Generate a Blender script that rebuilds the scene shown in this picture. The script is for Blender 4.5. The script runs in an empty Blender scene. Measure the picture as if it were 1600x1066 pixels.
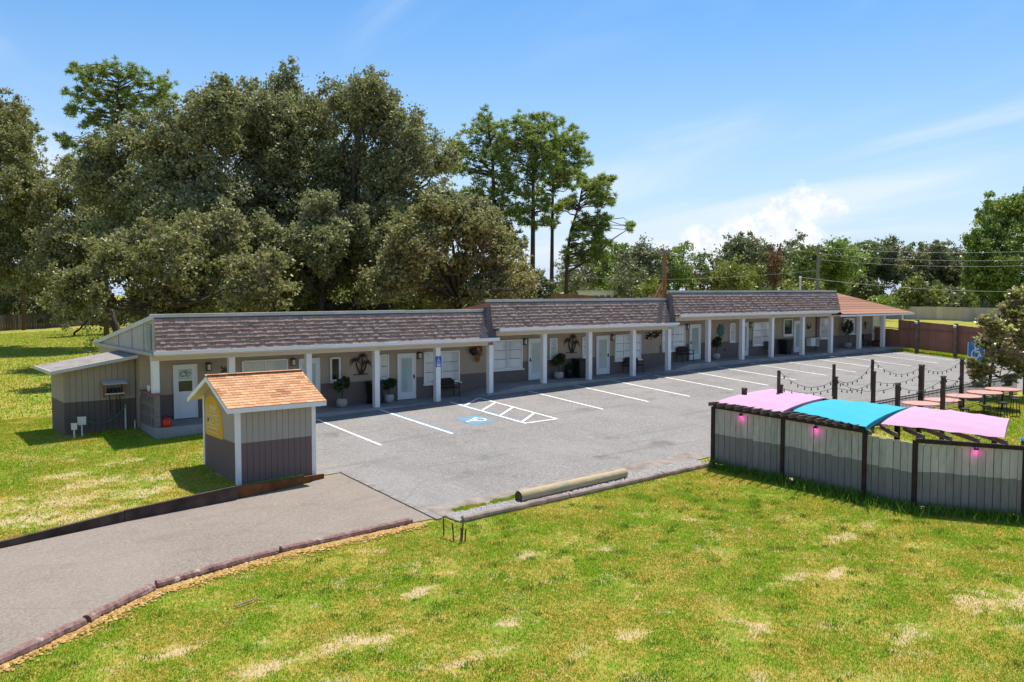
import bpy, math, random
import numpy as np
from mathutils import Vector

random.seed(7)
rng = np.random.default_rng(11)
S = bpy.context.scene
COL = S.collection
R = math.radians

# ---------------------------------------------------------------- camera, world, sun, exposure
CAM = np.array([-18.493, -33.152, 4.941])
YAW, PITCH, FPX = 0.661, 0.057, 1395.26          # focal length in pixels of a 1600 px wide frame
cam_d = bpy.data.cameras.new('camera')
cam_d.sensor_fit = 'HORIZONTAL'; cam_d.sensor_width = 36.0
cam_d.lens = FPX / 1600 * 36.0
cam_d.clip_start = 0.2; cam_d.clip_end = 3000
cam = bpy.data.objects.new('camera', cam_d); COL.objects.link(cam)
cam.location = CAM
cam.rotation_euler = (math.pi / 2 - PITCH, 0, -YAW)
S.camera = cam

SUN_DIR = Vector((0.34, 0.19, 1.0)).normalized()   # towards the sun
sun_d = bpy.data.lights.new('sun', 'SUN'); sun_d.energy = 5.0; sun_d.angle = R(0.53); sun_d.color = (1.0, 0.94, 0.84)
sun = bpy.data.objects.new('sun', sun_d); COL.objects.link(sun)
sun.rotation_euler = SUN_DIR.to_track_quat('Z', 'Y').to_euler(); sun.location = (0, 0, 60)

world = bpy.data.worlds.new('World'); S.world = world; world.use_nodes = True
wn = world.node_tree.nodes; wl = world.node_tree.links; wn.clear()
def wnode(t, **kw):
    n = wn.new(t)
    for k, v in kw.items(): setattr(n, k, v)
    return n
sky = wnode('ShaderNodeTexSky', sky_type='NISHITA', sun_disc=False)
sky.sun_elevation = math.asin(SUN_DIR.z); sky.sun_rotation = math.atan2(SUN_DIR.x, SUN_DIR.y)
sky.altitude = 0; sky.air_density = 1.0; sky.dust_density = 0.35; sky.ozone_density = 2.6
hsv = wnode('ShaderNodeHueSaturation'); hsv.inputs['Saturation'].default_value = 1.42; hsv.inputs['Value'].default_value = 1.0
wl.new(sky.outputs[0], hsv.inputs['Color'])
tc = wnode('ShaderNodeTexCoord')
def wmath(op, a, b=None):
    n = wnode('ShaderNodeMath', operation=op)
    for i, v in enumerate((a, b)):
        if v is None: continue
        if isinstance(v, (int, float)): n.inputs[i].default_value = v
        else: wl.new(v, n.inputs[i])
    return n.outputs[0]
def wdot(vec):
    n = wnode('ShaderNodeVectorMath', operation='DOT_PRODUCT'); wl.new(tc.outputs['Generated'], n.inputs[0]); n.inputs[1].default_value = vec
    return n.outputs['Value']
# the cumulus bank stands over one compass bearing; its own axes
CB = (math.sin(0.95), math.cos(0.95), 0.0); CR = (math.cos(0.95), -math.sin(0.95), 0.0)
df = wmath('MAXIMUM', wdot(CB), 0.02)
cu = wmath('DIVIDE', wdot(CR), df)
cv = wmath('DIVIDE', wdot((0, 0, 1)), df)
cxy = wnode('ShaderNodeCombineXYZ'); wl.new(cu, cxy.inputs[0]); wl.new(cv, cxy.inputs[1])
nz = wnode('ShaderNodeTexNoise'); nz.inputs['Scale'].default_value = 48; nz.inputs['Detail'].default_value = 9; nz.inputs['Roughness'].default_value = .62
wl.new(cxy.outputs[0], nz.inputs['Vector'])
best = None
for (bu, bv, br, sy) in [(.026, .090, .028, .9), (-.002, .076, .032, .8), (-.042, .062, .032, .72), (-.082, .052, .032, .62), (-.122, .043, .028, .55), (.052, .084, .018, .8), (-.04, .042, .08, .42), (-.158, .036, .024, .5), (.01, .055, .05, .55)]:
    du = wmath('SUBTRACT', cu, bu); dv = wmath('DIVIDE', wmath('SUBTRACT', cv, bv), sy)
    d = wmath('SQRT', wmath('ADD', wmath('MULTIPLY', du, du), wmath('MULTIPLY', dv, dv)))
    m = wmath('SUBTRACT', 1.0, wmath('DIVIDE', d, br))
    best = m if best is None else wmath('MAXIMUM', best, m)
puff = wmath('ADD', best, wmath('MULTIPLY', wmath('SUBTRACT', nz.outputs[0], .5), 1.5))
mr = wnode('ShaderNodeMapRange', interpolation_type='SMOOTHSTEP'); wl.new(puff, mr.inputs[0]); mr.inputs[1].default_value = .0; mr.inputs[2].default_value = .60
front = wmath('GREATER_THAN', wdot(CB), 0.5)
cum = wmath('MULTIPLY', wmath('MULTIPLY', mr.outputs[0], front), .9)
# thin cirrus streaks over the whole sky
dz = wmath('ADD', wmath('MAXIMUM', wdot((0, 0, 1)), 0.0), .12)
pu = wmath('DIVIDE', wdot((.196, .98, 0)), dz); pv = wmath('DIVIDE', wdot((.98, -.196, 0)), dz)
pxy = wnode('ShaderNodeCombineXYZ'); wl.new(wmath('MULTIPLY', pu, .30), pxy.inputs[0]); wl.new(wmath('MULTIPLY', pv, .8), pxy.inputs[1])
n2 = wnode('ShaderNodeTexNoise'); n2.inputs['Scale'].default_value = 1.2; n2.inputs['Detail'].default_value = 6; n2.inputs['Roughness'].default_value = .52; n2.inputs['Distortion'].default_value = .9
wl.new(pxy.outputs[0], n2.inputs['Vector'])
mr2 = wnode('ShaderNodeMapRange', interpolation_type='SMOOTHSTEP'); wl.new(n2.outputs[0], mr2.inputs[0]); mr2.inputs[1].default_value = .43; mr2.inputs[2].default_value = .76
cir = wmath('MULTIPLY', mr2.outputs[0], .75)
hz = wmath('POWER', wmath('SUBTRACT', 1.0, wmath('MINIMUM', wmath('MULTIPLY', wmath('MAXIMUM', wdot((0, 0, 1)), 0.0), 2.0), 1.0)), 1.9)
mixh = wnode('ShaderNodeMix', data_type='RGBA'); wl.new(wmath('MULTIPLY', hz, .92), mixh.inputs['Factor']); wl.new(hsv.outputs[0], mixh.inputs['A']); mixh.inputs['B'].default_value = (3.8, 4.75, 6.2, 1)
mix1 = wnode('ShaderNodeMix', data_type='RGBA'); wl.new(cir, mix1.inputs['Factor']); wl.new(mixh.outputs['Result'], mix1.inputs['A']); mix1.inputs['B'].default_value = (5.6, 6.1, 7.0, 1)
mix2 = wnode('ShaderNodeMix', data_type='RGBA'); wl.new(cum, mix2.inputs['Factor']); wl.new(mix1.outputs['Result'], mix2.inputs['A']); 
mixc = wnode('ShaderNodeMix', data_type='RGBA'); mrc = wnode('ShaderNodeMapRange'); wl.new(nz.outputs[0], mrc.inputs[0]); mrc.inputs[1].default_value = .38; mrc.inputs[2].default_value = .6
wl.new(mrc.outputs[0], mixc.inputs['Factor']); mixc.inputs['A'].default_value = (5.3, 5.6, 6.2, 1); mixc.inputs['B'].default_value = (7.0, 7.05, 7.1, 1); wl.new(mixc.outputs['Result'], mix2.inputs['B'])
bg = wnode('ShaderNodeBackground'); bg.inputs[1].default_value = 0.105
wout = wnode('ShaderNodeOutputWorld')
wl.new(mix2.outputs['Result'], bg.inputs[0]); wl.new(bg.outputs[0], wout.inputs[0])

S.view_settings.view_transform = 'Standard'; S.view_settings.look = 'None'
S.view_settings.exposure = 0.58; S.view_settings.gamma = 1.0; S.view_settings.use_curve_mapping = False
S.render.engine = 'CYCLES'
S.cycles.max_bounces = 6; S.cycles.diffuse_bounces = 3; S.cycles.glossy_bounces = 2; S.cycles.transmission_bounces = 3; S.cycles.transparent_max_bounces = 4
S.cycles.use_denoising = True
S.cycles.sample_clamp_indirect = 6.0

# ---------------------------------------------------------------- camera maths used only to find bearings of far trees
_fw = np.array([math.sin(YAW) * math.cos(PITCH), math.cos(YAW) * math.cos(PITCH), -math.sin(PITCH)])
_rt = np.array([math.cos(YAW), -math.sin(YAW), 0.0]); _up = np.cross(_rt, _fw)
def at(x, y, D): return CAM + (_fw + _rt * (x - 800) / FPX + _up * (533 - y) / FPX) * D

# ---------------------------------------------------------------- terrain
def plane_z(x, y): return -.08 + np.interp(x, [-30, 24, 34, 60], [-.93, .744, .80, .9]) + .065 * y
def smooth01(t):
    t = np.clip(t, 0, 1); return t * t * (3 - 2 * t)
def gz(x, y):
    x = np.asarray(x, float); y = np.asarray(y, float)
    z = plane_z(x, np.clip(y, -60, 2.0))
    lawn = np.where(x < -9.15, smooth01((y + 8.72) / .12), smooth01((y + 8.14) / .08)) * smooth01((-6.75 - x) / .3) * (1 - smooth01((y + 5.0) / 4.0))
    z = z + lawn * np.interp(x, [-20, -14, -10, -6], [.03, .08, .17, .2])
    z = z - .7 * ((y > -.28) & (y < 7.4) & (x > -9.05) & (x < 42.8))
    return z
def gzf(x, y): return float(gz(x, y))

# ---------------------------------------------------------------- mesh helpers
class MB:
    def __init__(s): s.v = []; s.f = []
    def quad(s, a, b, c, d):
        n = len(s.v); s.v += [a, b, c, d]; s.f.append((n, n + 1, n + 2, n + 3)); return s
    def tri(s, a, b, c):
        n = len(s.v); s.v += [a, b, c]; s.f.append((n, n + 1, n + 2)); return s
    def box(s, x0, x1, y0, y1, z0, z1):
        n = len(s.v)
        s.v += [(x0, y0, z0), (x1, y0, z0), (x1, y1, z0), (x0, y1, z0), (x0, y0, z1), (x1, y0, z1), (x1, y1, z1), (x0, y1, z1)]
        s.f += [tuple(n + i for i in q) for q in ((0, 3, 2, 1), (4, 5, 6, 7), (0, 1, 5, 4), (1, 2, 6, 5), (2, 3, 7, 6), (3, 0, 4, 7))]; return s
    def hexa(s, p):                                   # 8 corners, bottom ring then top ring
        n = len(s.v); s.v += [tuple(map(float, q)) for q in p]
        s.f += [tuple(n + i for i in q) for q in ((0, 3, 2, 1), (4, 5, 6, 7), (0, 1, 5, 4), (1, 2, 6, 5), (2, 3, 7, 6), (3, 0, 4, 7))]; return s
    def beam(s, p, q, w, h, up=(0, 0, 1)):
        p = Vector(p); q = Vector(q); d = (q - p).normalized(); u = Vector(up)
        sd = d.cross(u)
        if sd.length < 1e-4: sd = d.cross(Vector((1, 0, 0)))
        sd.normalize(); u = sd.cross(d).normalized()
        a = sd * w / 2; b = u * h / 2
        return s.hexa([p - a - b, p + a - b, q + a - b, q - a - b, p - a + b, p + a + b, q + a + b, q - a + b])
    def prism(s, poly, axis, a0, a1):                 # poly of 2D points, extruded along axis
        def P(u, v, w): return {'x': (w, u, v), 'y': (u, w, v), 'z': (u, v, w)}[axis]
        n = len(s.v); k = len(poly)
        s.v += [P(u, v, a0) for u, v in poly] + [P(u, v, a1) for u, v in poly]
        s.f.append(tuple(n + i for i in range(k))[::-1]); s.f.append(tuple(n + k + i for i in range(k)))
        for i in range(k): j = (i + 1) % k; s.f.append((n + i, n + j, n + k + j, n + k + i))
        return s
    def tube(s, path, rad, n=8, cap=True):
        path = [Vector(p) for p in path]; m = len(path)
        if not hasattr(rad, '__len__'): rad = [rad] * m
        base = len(s.v); ref = None
        for i, p in enumerate(path):
            d = (path[min(i + 1, m - 1)] - path[max(i - 1, 0)]).normalized()
            if ref is None:
                ref = d.cross(Vector((0, 0, 1)))
                if ref.length < .05: ref = d.cross(Vector((1, 0, 0)))
            a = (ref - d * ref.dot(d)).normalized(); b = d.cross(a)
            for k in range(n):
                t = 2 * math.pi * k / n; q = p + (a * math.cos(t) + b * math.sin(t)) * rad[i]; s.v.append(tuple(q))
        for i in range(m - 1):
            for k in range(n):
                k2 = (k + 1) % n; s.f.append((base + i * n + k, base + i * n + k2, base + (i + 1) * n + k2, base + (i + 1) * n + k))
        if cap:
            s.f.append(tuple(base + k for k in range(n))[::-1]); s.f.append(tuple(base + (m - 1) * n + k for k in range(n)))
        return s
    def lathe(s, c, prof, n=14):                      # profile (r, z) upward
        base = len(s.v); m = len(prof)
        for r, z in prof:
            for k in range(n):
                t = 2 * math.pi * k / n; s.v.append((c[0] + r * math.cos(t), c[1] + r * math.sin(t), c[2] + z))
        for i in range(m - 1):
            for k in range(n):
                k2 = (k + 1) % n; s.f.append((base + i * n + k, base + i * n + k2, base + (i + 1) * n + k2, base + (i + 1) * n + k))
        s.f.append(tuple(base + k for k in range(n))[::-1]); s.f.append(tuple(base + (m - 1) * n + k for k in range(n)))
        return s

def setp(o, label=None, cat=None, group=None, kind=None):
    if label: o['label'] = label
    if cat: o['category'] = cat
    if group: o['group'] = group
    if kind: o['kind'] = kind
    return o
def thing(name, loc, label, cat, group=None):
    o = bpy.data.objects.new(name, None); COL.objects.link(o); o.location = loc; o.empty_display_size = .3
    return setp(o, label, cat, group)
def root_loc(p):
    v = Vector((0, 0, 0))
    while p is not None: v += Vector(p.location); p = p.parent
    return v
def obj(name, mb, mat, parent=None, smooth=False, loc=None):
    """mesh given in world coordinates; stored relative to its parent (or to loc)"""
    off = root_loc(parent) if parent is not None else Vector((0, 0, 0))
    o_loc = Vector(loc) - off if loc is not None else Vector((0, 0, 0))
    tot = off + o_loc
    me = bpy.data.meshes.new(name)
    me.from_pydata([(v[0] - tot.x, v[1] - tot.y, v[2] - tot.z) for v in mb.v], [], mb.f)
    if smooth: me.polygons.foreach_set('use_smooth', [True] * len(me.polygons))
    me.materials.append(mat); me.update()
    o = bpy.data.objects.new(name, me); COL.objects.link(o); o.location = o_loc
    if parent is not None: o.parent = parent
    return o
def inst(name, me, loc, parent, rot=None, scale=None):
    o = bpy.data.objects.new(name, me); COL.objects.link(o)
    o.location = Vector(loc) - (root_loc(parent) if parent is not None else Vector((0, 0, 0)))
    if rot: o.rotation_euler = rot
    if scale: o.scale = scale
    if parent is not None: o.parent = parent
    return o
def mesh_of(name, mb, mat, smooth=False):
    me = bpy.data.meshes.new(name); me.from_pydata(mb.v, [], mb.f); me.materials.append(mat)
    if smooth: me.polygons.foreach_set('use_smooth', [True] * len(me.polygons))
    me.update(); return me
def mesh_np(name, V, F, mat):
    me = bpy.data.meshes.new(name); V = np.ascontiguousarray(V, np.float32); F = np.ascontiguousarray(F, np.int32); k = F.shape[1]
    me.vertices.add(len(V)); me.vertices.foreach_set('co', V.ravel())
    me.loops.add(F.size); me.loops.foreach_set('vertex_index', F.ravel())
    me.polygons.add(len(F)); me.polygons.foreach_set('loop_start', np.arange(len(F), dtype=np.int32) * k)
    me.update(calc_edges=True); me.materials.append(mat); return me

# ---------------------------------------------------------------- materials
class NT:
    def __init__(s, name):
        s.m = bpy.data.materials.new(name); s.m.use_nodes = True; s.t = s.m.node_tree
        s.t.nodes.clear(); s.out = s.t.nodes.new('ShaderNodeOutputMaterial')
    def n(s, typ, ins=None, **kw):
        nd = s.t.nodes.new(typ)
        for k, v in kw.items(): setattr(nd, k, v)
        for k, v in (ins or {}).items():
            if hasattr(v, 'is_linked'): s.t.links.new(v, nd.inputs[k])
            else: nd.inputs[k].default_value = v
        return nd
    def pos(s): return s.n('ShaderNodeNewGeometry').outputs['Position']
    def objc(s): return s.n('ShaderNodeTexCoord').outputs['Object']
    def noise(s, vec, scale, detail=4, rough=.55, stretch=None, dist=0):
        if stretch:
            mp = s.n('ShaderNodeMapping', {'Vector': vec, 'Scale': stretch}); vec = mp.outputs[0]
        return s.n('ShaderNodeTexNoise', {'Vector': vec, 'Scale': scale, 'Detail': detail, 'Roughness': rough, 'Distortion': dist}).outputs[0]
    def ramp(s, fac, stops):
        r = s.n('ShaderNodeValToRGB', {'Fac': fac}); e = r.color_ramp.elements
        while len(e) < len(stops): e.new(.5)
        for el, (p, c) in zip(e, stops): el.position = p; el.color = (*c, 1) if len(c) == 3 else c
        return r.outputs[0]
    def mr(s, v, a, b, c=0., d=1.): return s.n('ShaderNodeMapRange', {0: v, 1: a, 2: b, 3: c, 4: d}).outputs[0]
    def mix(s, f, a, b, mode='MIX'):
        nd = s.n('ShaderNodeMix', data_type='RGBA', blend_type=mode)
        for k, v in (('Factor', f), ('A', a), ('B', b)):
            if hasattr(v, 'is_linked'): s.t.links.new(v, nd.inputs[k])
            else: nd.inputs[k].default_value = v if k == 'Factor' else ((*v, 1) if len(v) == 3 else v)
        return nd.outputs['Result']
    def math(s, op, a, b=0.):
        nd = s.n('ShaderNodeMath', operation=op)
        for i, v in enumerate((a, b)):
            if hasattr(v, 'is_linked'): s.t.links.new(v, nd.inputs[i])
            else: nd.inputs[i].default_value = v
        return nd.outputs[0]
    def bump(s, h, strength=.3, dist=.02): return s.n('ShaderNodeBump', {'Height': h, 'Strength': strength, 'Distance': dist}).outputs[0]
    def done(s, col, rough=.7, spec=.3, metal=0., bump=None, extra=None):
        ins = {'Roughness': rough, 'Specular IOR Level': spec, 'Metallic': metal}
        ins['Base Color'] = col if hasattr(col, 'is_linked') else (*col, 1)
        if bump is not None: ins['Normal'] = bump
        ins.update(extra or {})
        b = s.n('ShaderNodeBsdfPrincipled', ins); s.t.links.new(b.outputs[0], s.out.inputs[0]); return s.m

def plain(name, col, rough=.6, spec=.3, var=.12, scale=3., metal=0., bump=0., bscale=40):
    t = NT(name); p = t.pos(); n = t.noise(p, scale, 5)
    c1 = tuple(max(0, x * (1 - var)) for x in col); c2 = tuple(min(1, x * (1 + var)) for x in col)
    c = t.ramp(n, [(.3, c1), (.7, c2)])
    b = t.bump(t.noise(p, bscale, 3), bump, .01) if bump else None
    return t.done(c, rough, spec, metal, b)

def leafmat(name, cols, trans=.25, rough=.5, spec=.35, patch=.35):
    t = NT(name); g = t.n('ShaderNodeNewGeometry')
    c = t.ramp(g.outputs['Random Per Island'], [(i / (len(cols) - 1), k) for i, k in enumerate(cols)])
    big = t.noise(g.outputs['Position'], patch, 3)
    c = t.mix(t.mr(big, .35, .65), c, t.n('ShaderNodeHueSaturation', {'Color': c, 'Hue': .485, 'Saturation': .85, 'Value': 1.3}).outputs[0])
    b = t.n('ShaderNodeBsdfPrincipled', {'Base Color': c, 'Roughness': rough, 'Specular IOR Level': spec})
    tr = t.n('ShaderNodeBsdfTranslucent', {'Color': t.mix(.5, c, (.28, .34, .05), 'MIX')})
    mx = t.n('ShaderNodeMixShader', {0: trans, 1: b.outputs[0], 2: tr.outputs[0]})
    t.t.links.new(mx.outputs[0], t.out.inputs[0]); return t.m

# lawn: green, dry and bare patches driven by one shared position noise
def lawn_cols(t, p):
    a = t.noise(p, .55, 5, .6); b = t.noise(p, 2.3, 4, .6); c = t.noise(p, 9, 3, .6); d = t.noise(p, 40, 2)
    dry = t.math('ADD', t.math('ADD', t.math('MULTIPLY', a, .36), t.math('MULTIPLY', b, .34)), t.math('MULTIPLY', c, .30))
    return a, b, c, d, dry
t = NT('lawn_soil'); p = t.pos(); a, b, c, d, dry = lawn_cols(t, p)
straw = t.ramp(c, [(.3, (.22, .19, .03)), (.7, (.37, .29, .07))])
moss = t.ramp(d, [(.25, (.10, .15, .012)), (.75, (.20, .26, .025))])
col = t.mix(t.mr(dry, .44, .55), moss, straw)
BARE = [(-11.1, -18.45, .9, .35), (-10.4, -18.64, .6, .25), (-12.57, -18.42, .8, .35), (.66, -24.46, 1.1, .4), (1.5, -25.1, 1.2, .5), (2.02, -20.61, .9, .3), (-1.42, -21.48, .8, .25), (-.3, -21.9, .7, .25), (-13.5, -6.55, 1.6, .8), (-12.2, -5.2, 1.2, .6), (-14.5, -7.6, 1.5, .6), (-8.6, -17.2, .5, .25), (-7.9, -19.6, .5, .3), (-5.4, -16.9, .5, .3), (-3.6, -17.6, .4, .2), (-6.4, -21.3, .6, .3), (-4.2, -22.6, .5, .3), (-2.0, -24.5, .7, .3), (-10.8, -3.2, .8, .4), (-9.6, -20.3, .6, .3), (-13.6, -16.9, .6, .25), (-11.4, -7.1, 1.2, .55), (-13.2, -8.1, 1.5, .45), (-15.5, -5.8, 1.5, .8), (-10.6, -5.9, .9, .45), (-12.8, -3.9, 1.0, .4)]
sand = t.ramp(d, [(.3, (.34, .25, .13)), (.7, (.52, .40, .23))])
col = t.mix(t.math('MULTIPLY', t.mr(t.noise(p, 1.3, 6, .68, dist=.6), .56, .66), .75), col, sand)
wob = t.math('MULTIPLY', t.math('SUBTRACT', t.noise(p, 3.0, 6, .74), .5), 5.5)
mk = None
for bx_, by_, ra, rb_ in BARE:
    mp = t.n('ShaderNodeMapping', {'Vector': p, 'Location': (-bx_ / ra, -by_ / rb_, 0), 'Scale': (1 / ra, 1 / rb_, 0)})
    dd = t.math('SUBTRACT', 1.0, t.n('ShaderNodeVectorMath', {0: mp.outputs[0]}, operation='LENGTH').outputs['Value'])
    mk = dd if mk is None else t.math('MAXIMUM', mk, dd)
col = t.mix(t.mr(t.math('ADD', mk, wob), .15, .75, 0, .92), col, sand)
M_SOIL = t.done(col, .95, .1, 0, t.bump(d, .5, .03))
t = NT('grass_blade'); g = t.n('ShaderNodeNewGeometry'); p = g.outputs['Position']; a, b, c, d, dry = lawn_cols(t, p)
gr = t.ramp(g.outputs['Random Per Island'], [(0, (.11, .25, .006)), (.5, (.24, .43, .010)), (1, (.40, .54, .022))])
st = t.ramp(g.outputs['Random Per Island'], [(0, (.40, .31, .028)), (.6, (.58, .46, .07)), (1, (.44, .50, .028))])
col = t.mix(t.mr(t.math('ADD', dry, t.math('MULTIPLY', t.math('SUBTRACT', g.outputs['Random Per Island'], .5), .10)), .45, .57), gr, st)
bs = t.n('ShaderNodeBsdfPrincipled', {'Base Color': col, 'Roughness': .55, 'Specular IOR Level': .25})
tr = t.n('ShaderNodeBsdfTranslucent', {'Color': col}); mx = t.n('ShaderNodeMixShader', {0: .4, 1: bs.outputs[0], 2: tr.outputs[0]})
t.t.links.new(mx.outputs[0], t.out.inputs[0]); M_BLADE = t.m

t = NT('tuft_blade'); g = t.n('ShaderNodeNewGeometry')
gr = t.ramp(g.outputs['Random Per Island'], [(0, (.05, .13, .012)), (.6, (.11, .24, .02)), (1, (.22, .36, .04))])
bs = t.n('ShaderNodeBsdfPrincipled', {'Base Color': gr, 'Roughness': .55, 'Specular IOR Level': .25}); tr = t.n('ShaderNodeBsdfTranslucent', {'Color': gr}); mx = t.n('ShaderNodeMixShader', {0: .35, 1: bs.outputs[0], 2: tr.outputs[0]})
t.t.links.new(mx.outputs[0], t.out.inputs[0]); M_TUFT = t.m
t = NT('asphalt_lot'); p = t.pos()
f1 = t.noise(p, 16, 5, .8); f2 = t.noise(p, .22, 6, .62); f3 = t.noise(p, 1.1, 6, .66, (1, .35, 1))
col = t.ramp(f1, [(.30, (.080, .075, .070)), (.5, (.185, .174, .164)), (.70, (.37, .352, .335))])
col = t.mix(t.mr(f2, .35, .68, 0, .5), col, (.275, .262, .248))
col = t.mix(t.mr(f3, .50, .72, 0, .55), col, (.16, .152, .146))
f4 = t.noise(p, 3.2, 6, .7); col = t.mix(t.mr(f4, .60, .72, 0, .5), col, (.40, .385, .365))
rust = t.math('MULTIPLY', t.mr(t.noise(p, .9, 5, .6), .66, .76), .35)
col = t.mix(rust, col, (.26, .17, .12))
crk = t.n('ShaderNodeTexVoronoi', {'Vector': t.n('ShaderNodeMapping', {'Vector': t.mix(.12, p, t.n('ShaderNodeTexNoise', {'Vector': p, 'Scale': 1.2}).outputs[1], 'ADD'), 'Scale': (.16, .3, .2)}).outputs[0], 'Scale': 1.0}, feature='DISTANCE_TO_EDGE').outputs[0]
col = t.mix(t.math('MULTIPLY', t.mr(crk, .0, .010, 1, 0), .2), col, (.08, .075, .07))
tyre = t.math('MULTIPLY', t.mr(t.noise(p, 1.4, 4, .6, (.12, 1.6, 1), .4), .56, .70), .35); col = t.mix(tyre, col, (.10, .095, .09))
oil = t.math('MULTIPLY', t.mr(t.noise(p, .75, 4, .6), .61, .73), .55); col = t.mix(oil, col, (.085, .08, .078))
spk = t.n('ShaderNodeTexVoronoi', {'Vector': p, 'Scale': 2.6}).outputs[0]; col = t.mix(t.mr(spk, .03, .06, .6, 0), col, (.45, .43, .40))
M_LOT = t.done(col, .9, .2, 0, t.bump(f1, .35, .02))
t = NT('asphalt_drive'); p = t.pos()
f1 = t.noise(p, 17, 5, .8); f2 = t.noise(p, .4, 5, .6); f3 = t.noise(p, 2, 4, .6, (.3, 1, 1))
col = t.ramp(f1, [(.30, (.115, .096, .078)), (.5, (.20, .168, .139)), (.70, (.32, .272, .228))])
col = t.mix(t.mr(f2, .35, .7, 0, .5), col, (.27, .228, .192))
col = t.mix(t.mr(f3, .52, .72, 0, .4), col, (.14, .115, .098))
crk = t.n('ShaderNodeTexVoronoi', {'Vector': t.n('ShaderNodeMapping', {'Vector': t.mix(.2, p, t.n('ShaderNodeTexNoise', {'Vector': p, 'Scale': .9}).outputs[1], 'ADD'), 'Scale': (.12, .35, .2)}).outputs[0], 'Scale': 1.0}, feature='DISTANCE_TO_EDGE').outputs[0]
col = t.mix(t.math('MULTIPLY', t.mr(crk, .0, .007, 1, 0), .28), col, (.11, .09, .08))
M_DRIVE = t.done(col, .9, .2, 0, t.bump(f1, .3, .01))
M_OLDSTRIP = plain('asphalt_old', (.235, .20, .175), .95, .1, .3, 2.2, bump=.3, bscale=60)
t = NT('line_paint'); p = t.pos(); w = t.noise(p, 9, 6, .75)
M_LINE = t.done(t.mix(t.mr(w, .47, .66, 0, .8), (.80, .79, .76), (.30, .295, .29)), .7, .2)
t = NT('blue_paint'); p = t.pos(); w = t.noise(p, 14, 4, .7)
M_BLUEPAINT = t.done(t.mix(t.mr(w, .5, .68, 0, .6), (.10, .23, .33), (.26, .27, .27)), .7, .2)
M_CONC = plain('concrete_floor', (.30, .285, .275), .85, .2, .18, 1.5, bump=.15)
M_JOINT = plain('concrete_joint', (.22, .20, .18), .9, .15, .25, 3, bump=.2)
M_SIDE_UP = plain('siding_upper', (.40, .32, .24), .75, .2, .06, 2)
M_SIDE_LO = plain('siding_lower', (.17, .137, .125), .75, .2, .08, 2)
M_TRIM = plain('white_trim', (.78, .77, .75), .5, .3, .04, 2)
M_BEAM = plain('cream_fascia', (.60, .53, .44), .6, .2, .05, 2)
M_GUTTER = plain('white_gutter', (.74, .75, .77), .35, .4, .04, 1)
M_CAP = plain('grey_cap', (.50, .50, .47), .6, .3, .15, 1.2)
M_GABLE = plain('gable_grey', (.40, .38, .34), .75, .2, .08, 2)
M_TAR = plain('dark_felt', (.115, .105, .12), .9, .15, .2, 3)
def shingle_mat(name, cols, rough=.92):
    t = NT(name); g = t.n('ShaderNodeNewGeometry'); p = g.outputs['Position']
    oi = t.n('ShaderNodeObjectInfo').outputs['Random']
    r = t.math('FRACT', t.math('ADD', g.outputs['Random Per Island'], oi))
    c = t.ramp(r, [(i / (len(cols) - 1), k) for i, k in enumerate(cols)])
    n = t.noise(p, 55, 3, .7); c = t.mix(t.mr(n, .3, .75, 0, .5), c, t.n('ShaderNodeHueSaturation', {'Color': c, 'Value': 1.45}).outputs[0])
    st = t.noise(p, .8, 5, .6); c = t.mix(t.mr(st, .5, .75, 0, .4), c, t.n('ShaderNodeHueSaturation', {'Color': c, 'Value': .62, 'Saturation': .8}).outputs[0])
    return t.done(c, rough, .12, 0, t.bump(n, .5, .01))
M_SHINGLE = shingle_mat('mansard_shingle', [(.235, .162, .135), (.305, .214, .178), (.345, .248, .208), (.275, .192, .16)])
M_RUSTSH = shingle_mat('rust_shingle', [(.26, .135, .092), (.30, .16, .11), (.34, .185, .13)])
M_KIOSKSH = shingle_mat('tan_shingle', [(.30, .135, .066), (.45, .245, .13), (.52, .31, .175), (.42, .22, .115), (.49, .275, .15)])
M_LEANROOF = plain('lean_roof_grey', (.235, .215, .20), .9, .15, .3, 2.5, bump=.2)
def two_tone(name, up, lo, h, wear=.1, streak=False):
    t = NT(name); o = t.objc(); z = t.n('ShaderNodeSeparateXYZ', {0: o}).outputs[2]
    p = t.pos(); n = t.noise(p, 3.5, 5, .6, (3, 3, .6)); oi = t.n('ShaderNodeObjectInfo').outputs['Random']
    c = t.mix(t.math('GREATER_THAN', z, h), lo, up)
    c = t.mix(t.math('MULTIPLY', t.math('ADD', t.mr(n, .3, .75), t.math('MULTIPLY', oi, .6)), wear), c, (.10, .095, .085))
    spl = t.math('MULTIPLY', t.mr(t.math('ADD', z, t.math('MULTIPLY', t.math('SUBTRACT', t.noise(p, 5, 4, .7), .5), .5)), .02, .30, 1, 0), .55); c = t.mix(spl, c, (.20, .15, .10))
    if streak:
        k = t.noise(p, 7, 4, .7, (1, 1, .25)); c = t.mix(t.mr(k, .62, .74, 0, .35), c, (.14, .13, .10))
    return t.done(c, .8, .15, 0, t.bump(t.noise(p, 30, 3, .6, (2, 2, .15)), .2, .006))
M_KIOSK = two_tone('kiosk_siding', (.40, .35, .295), (.175, .12, .112), 1.25, .08)
M_FENCE = two_tone('fence_board_paint', (.56, .53, .465), (.26, .24, .215), .98, .38, True)
M_LEAN = two_tone('lean_siding', (.37, .315, .25), (.13, .105, .094), 1.23, .12)
M_DKWOOD = plain('dark_brown_wood', (.040, .026, .020), .75, .2, .3, 4, bump=.2)
M_POSTBR = plain('patio_post_brown', (.07, .046, .034), .75, .2, .3, 4, bump=.2)
M_RAFTER = plain('rafter_brown', (.17, .115, .08), .75, .25, .35, 4, bump=.2)
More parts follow.
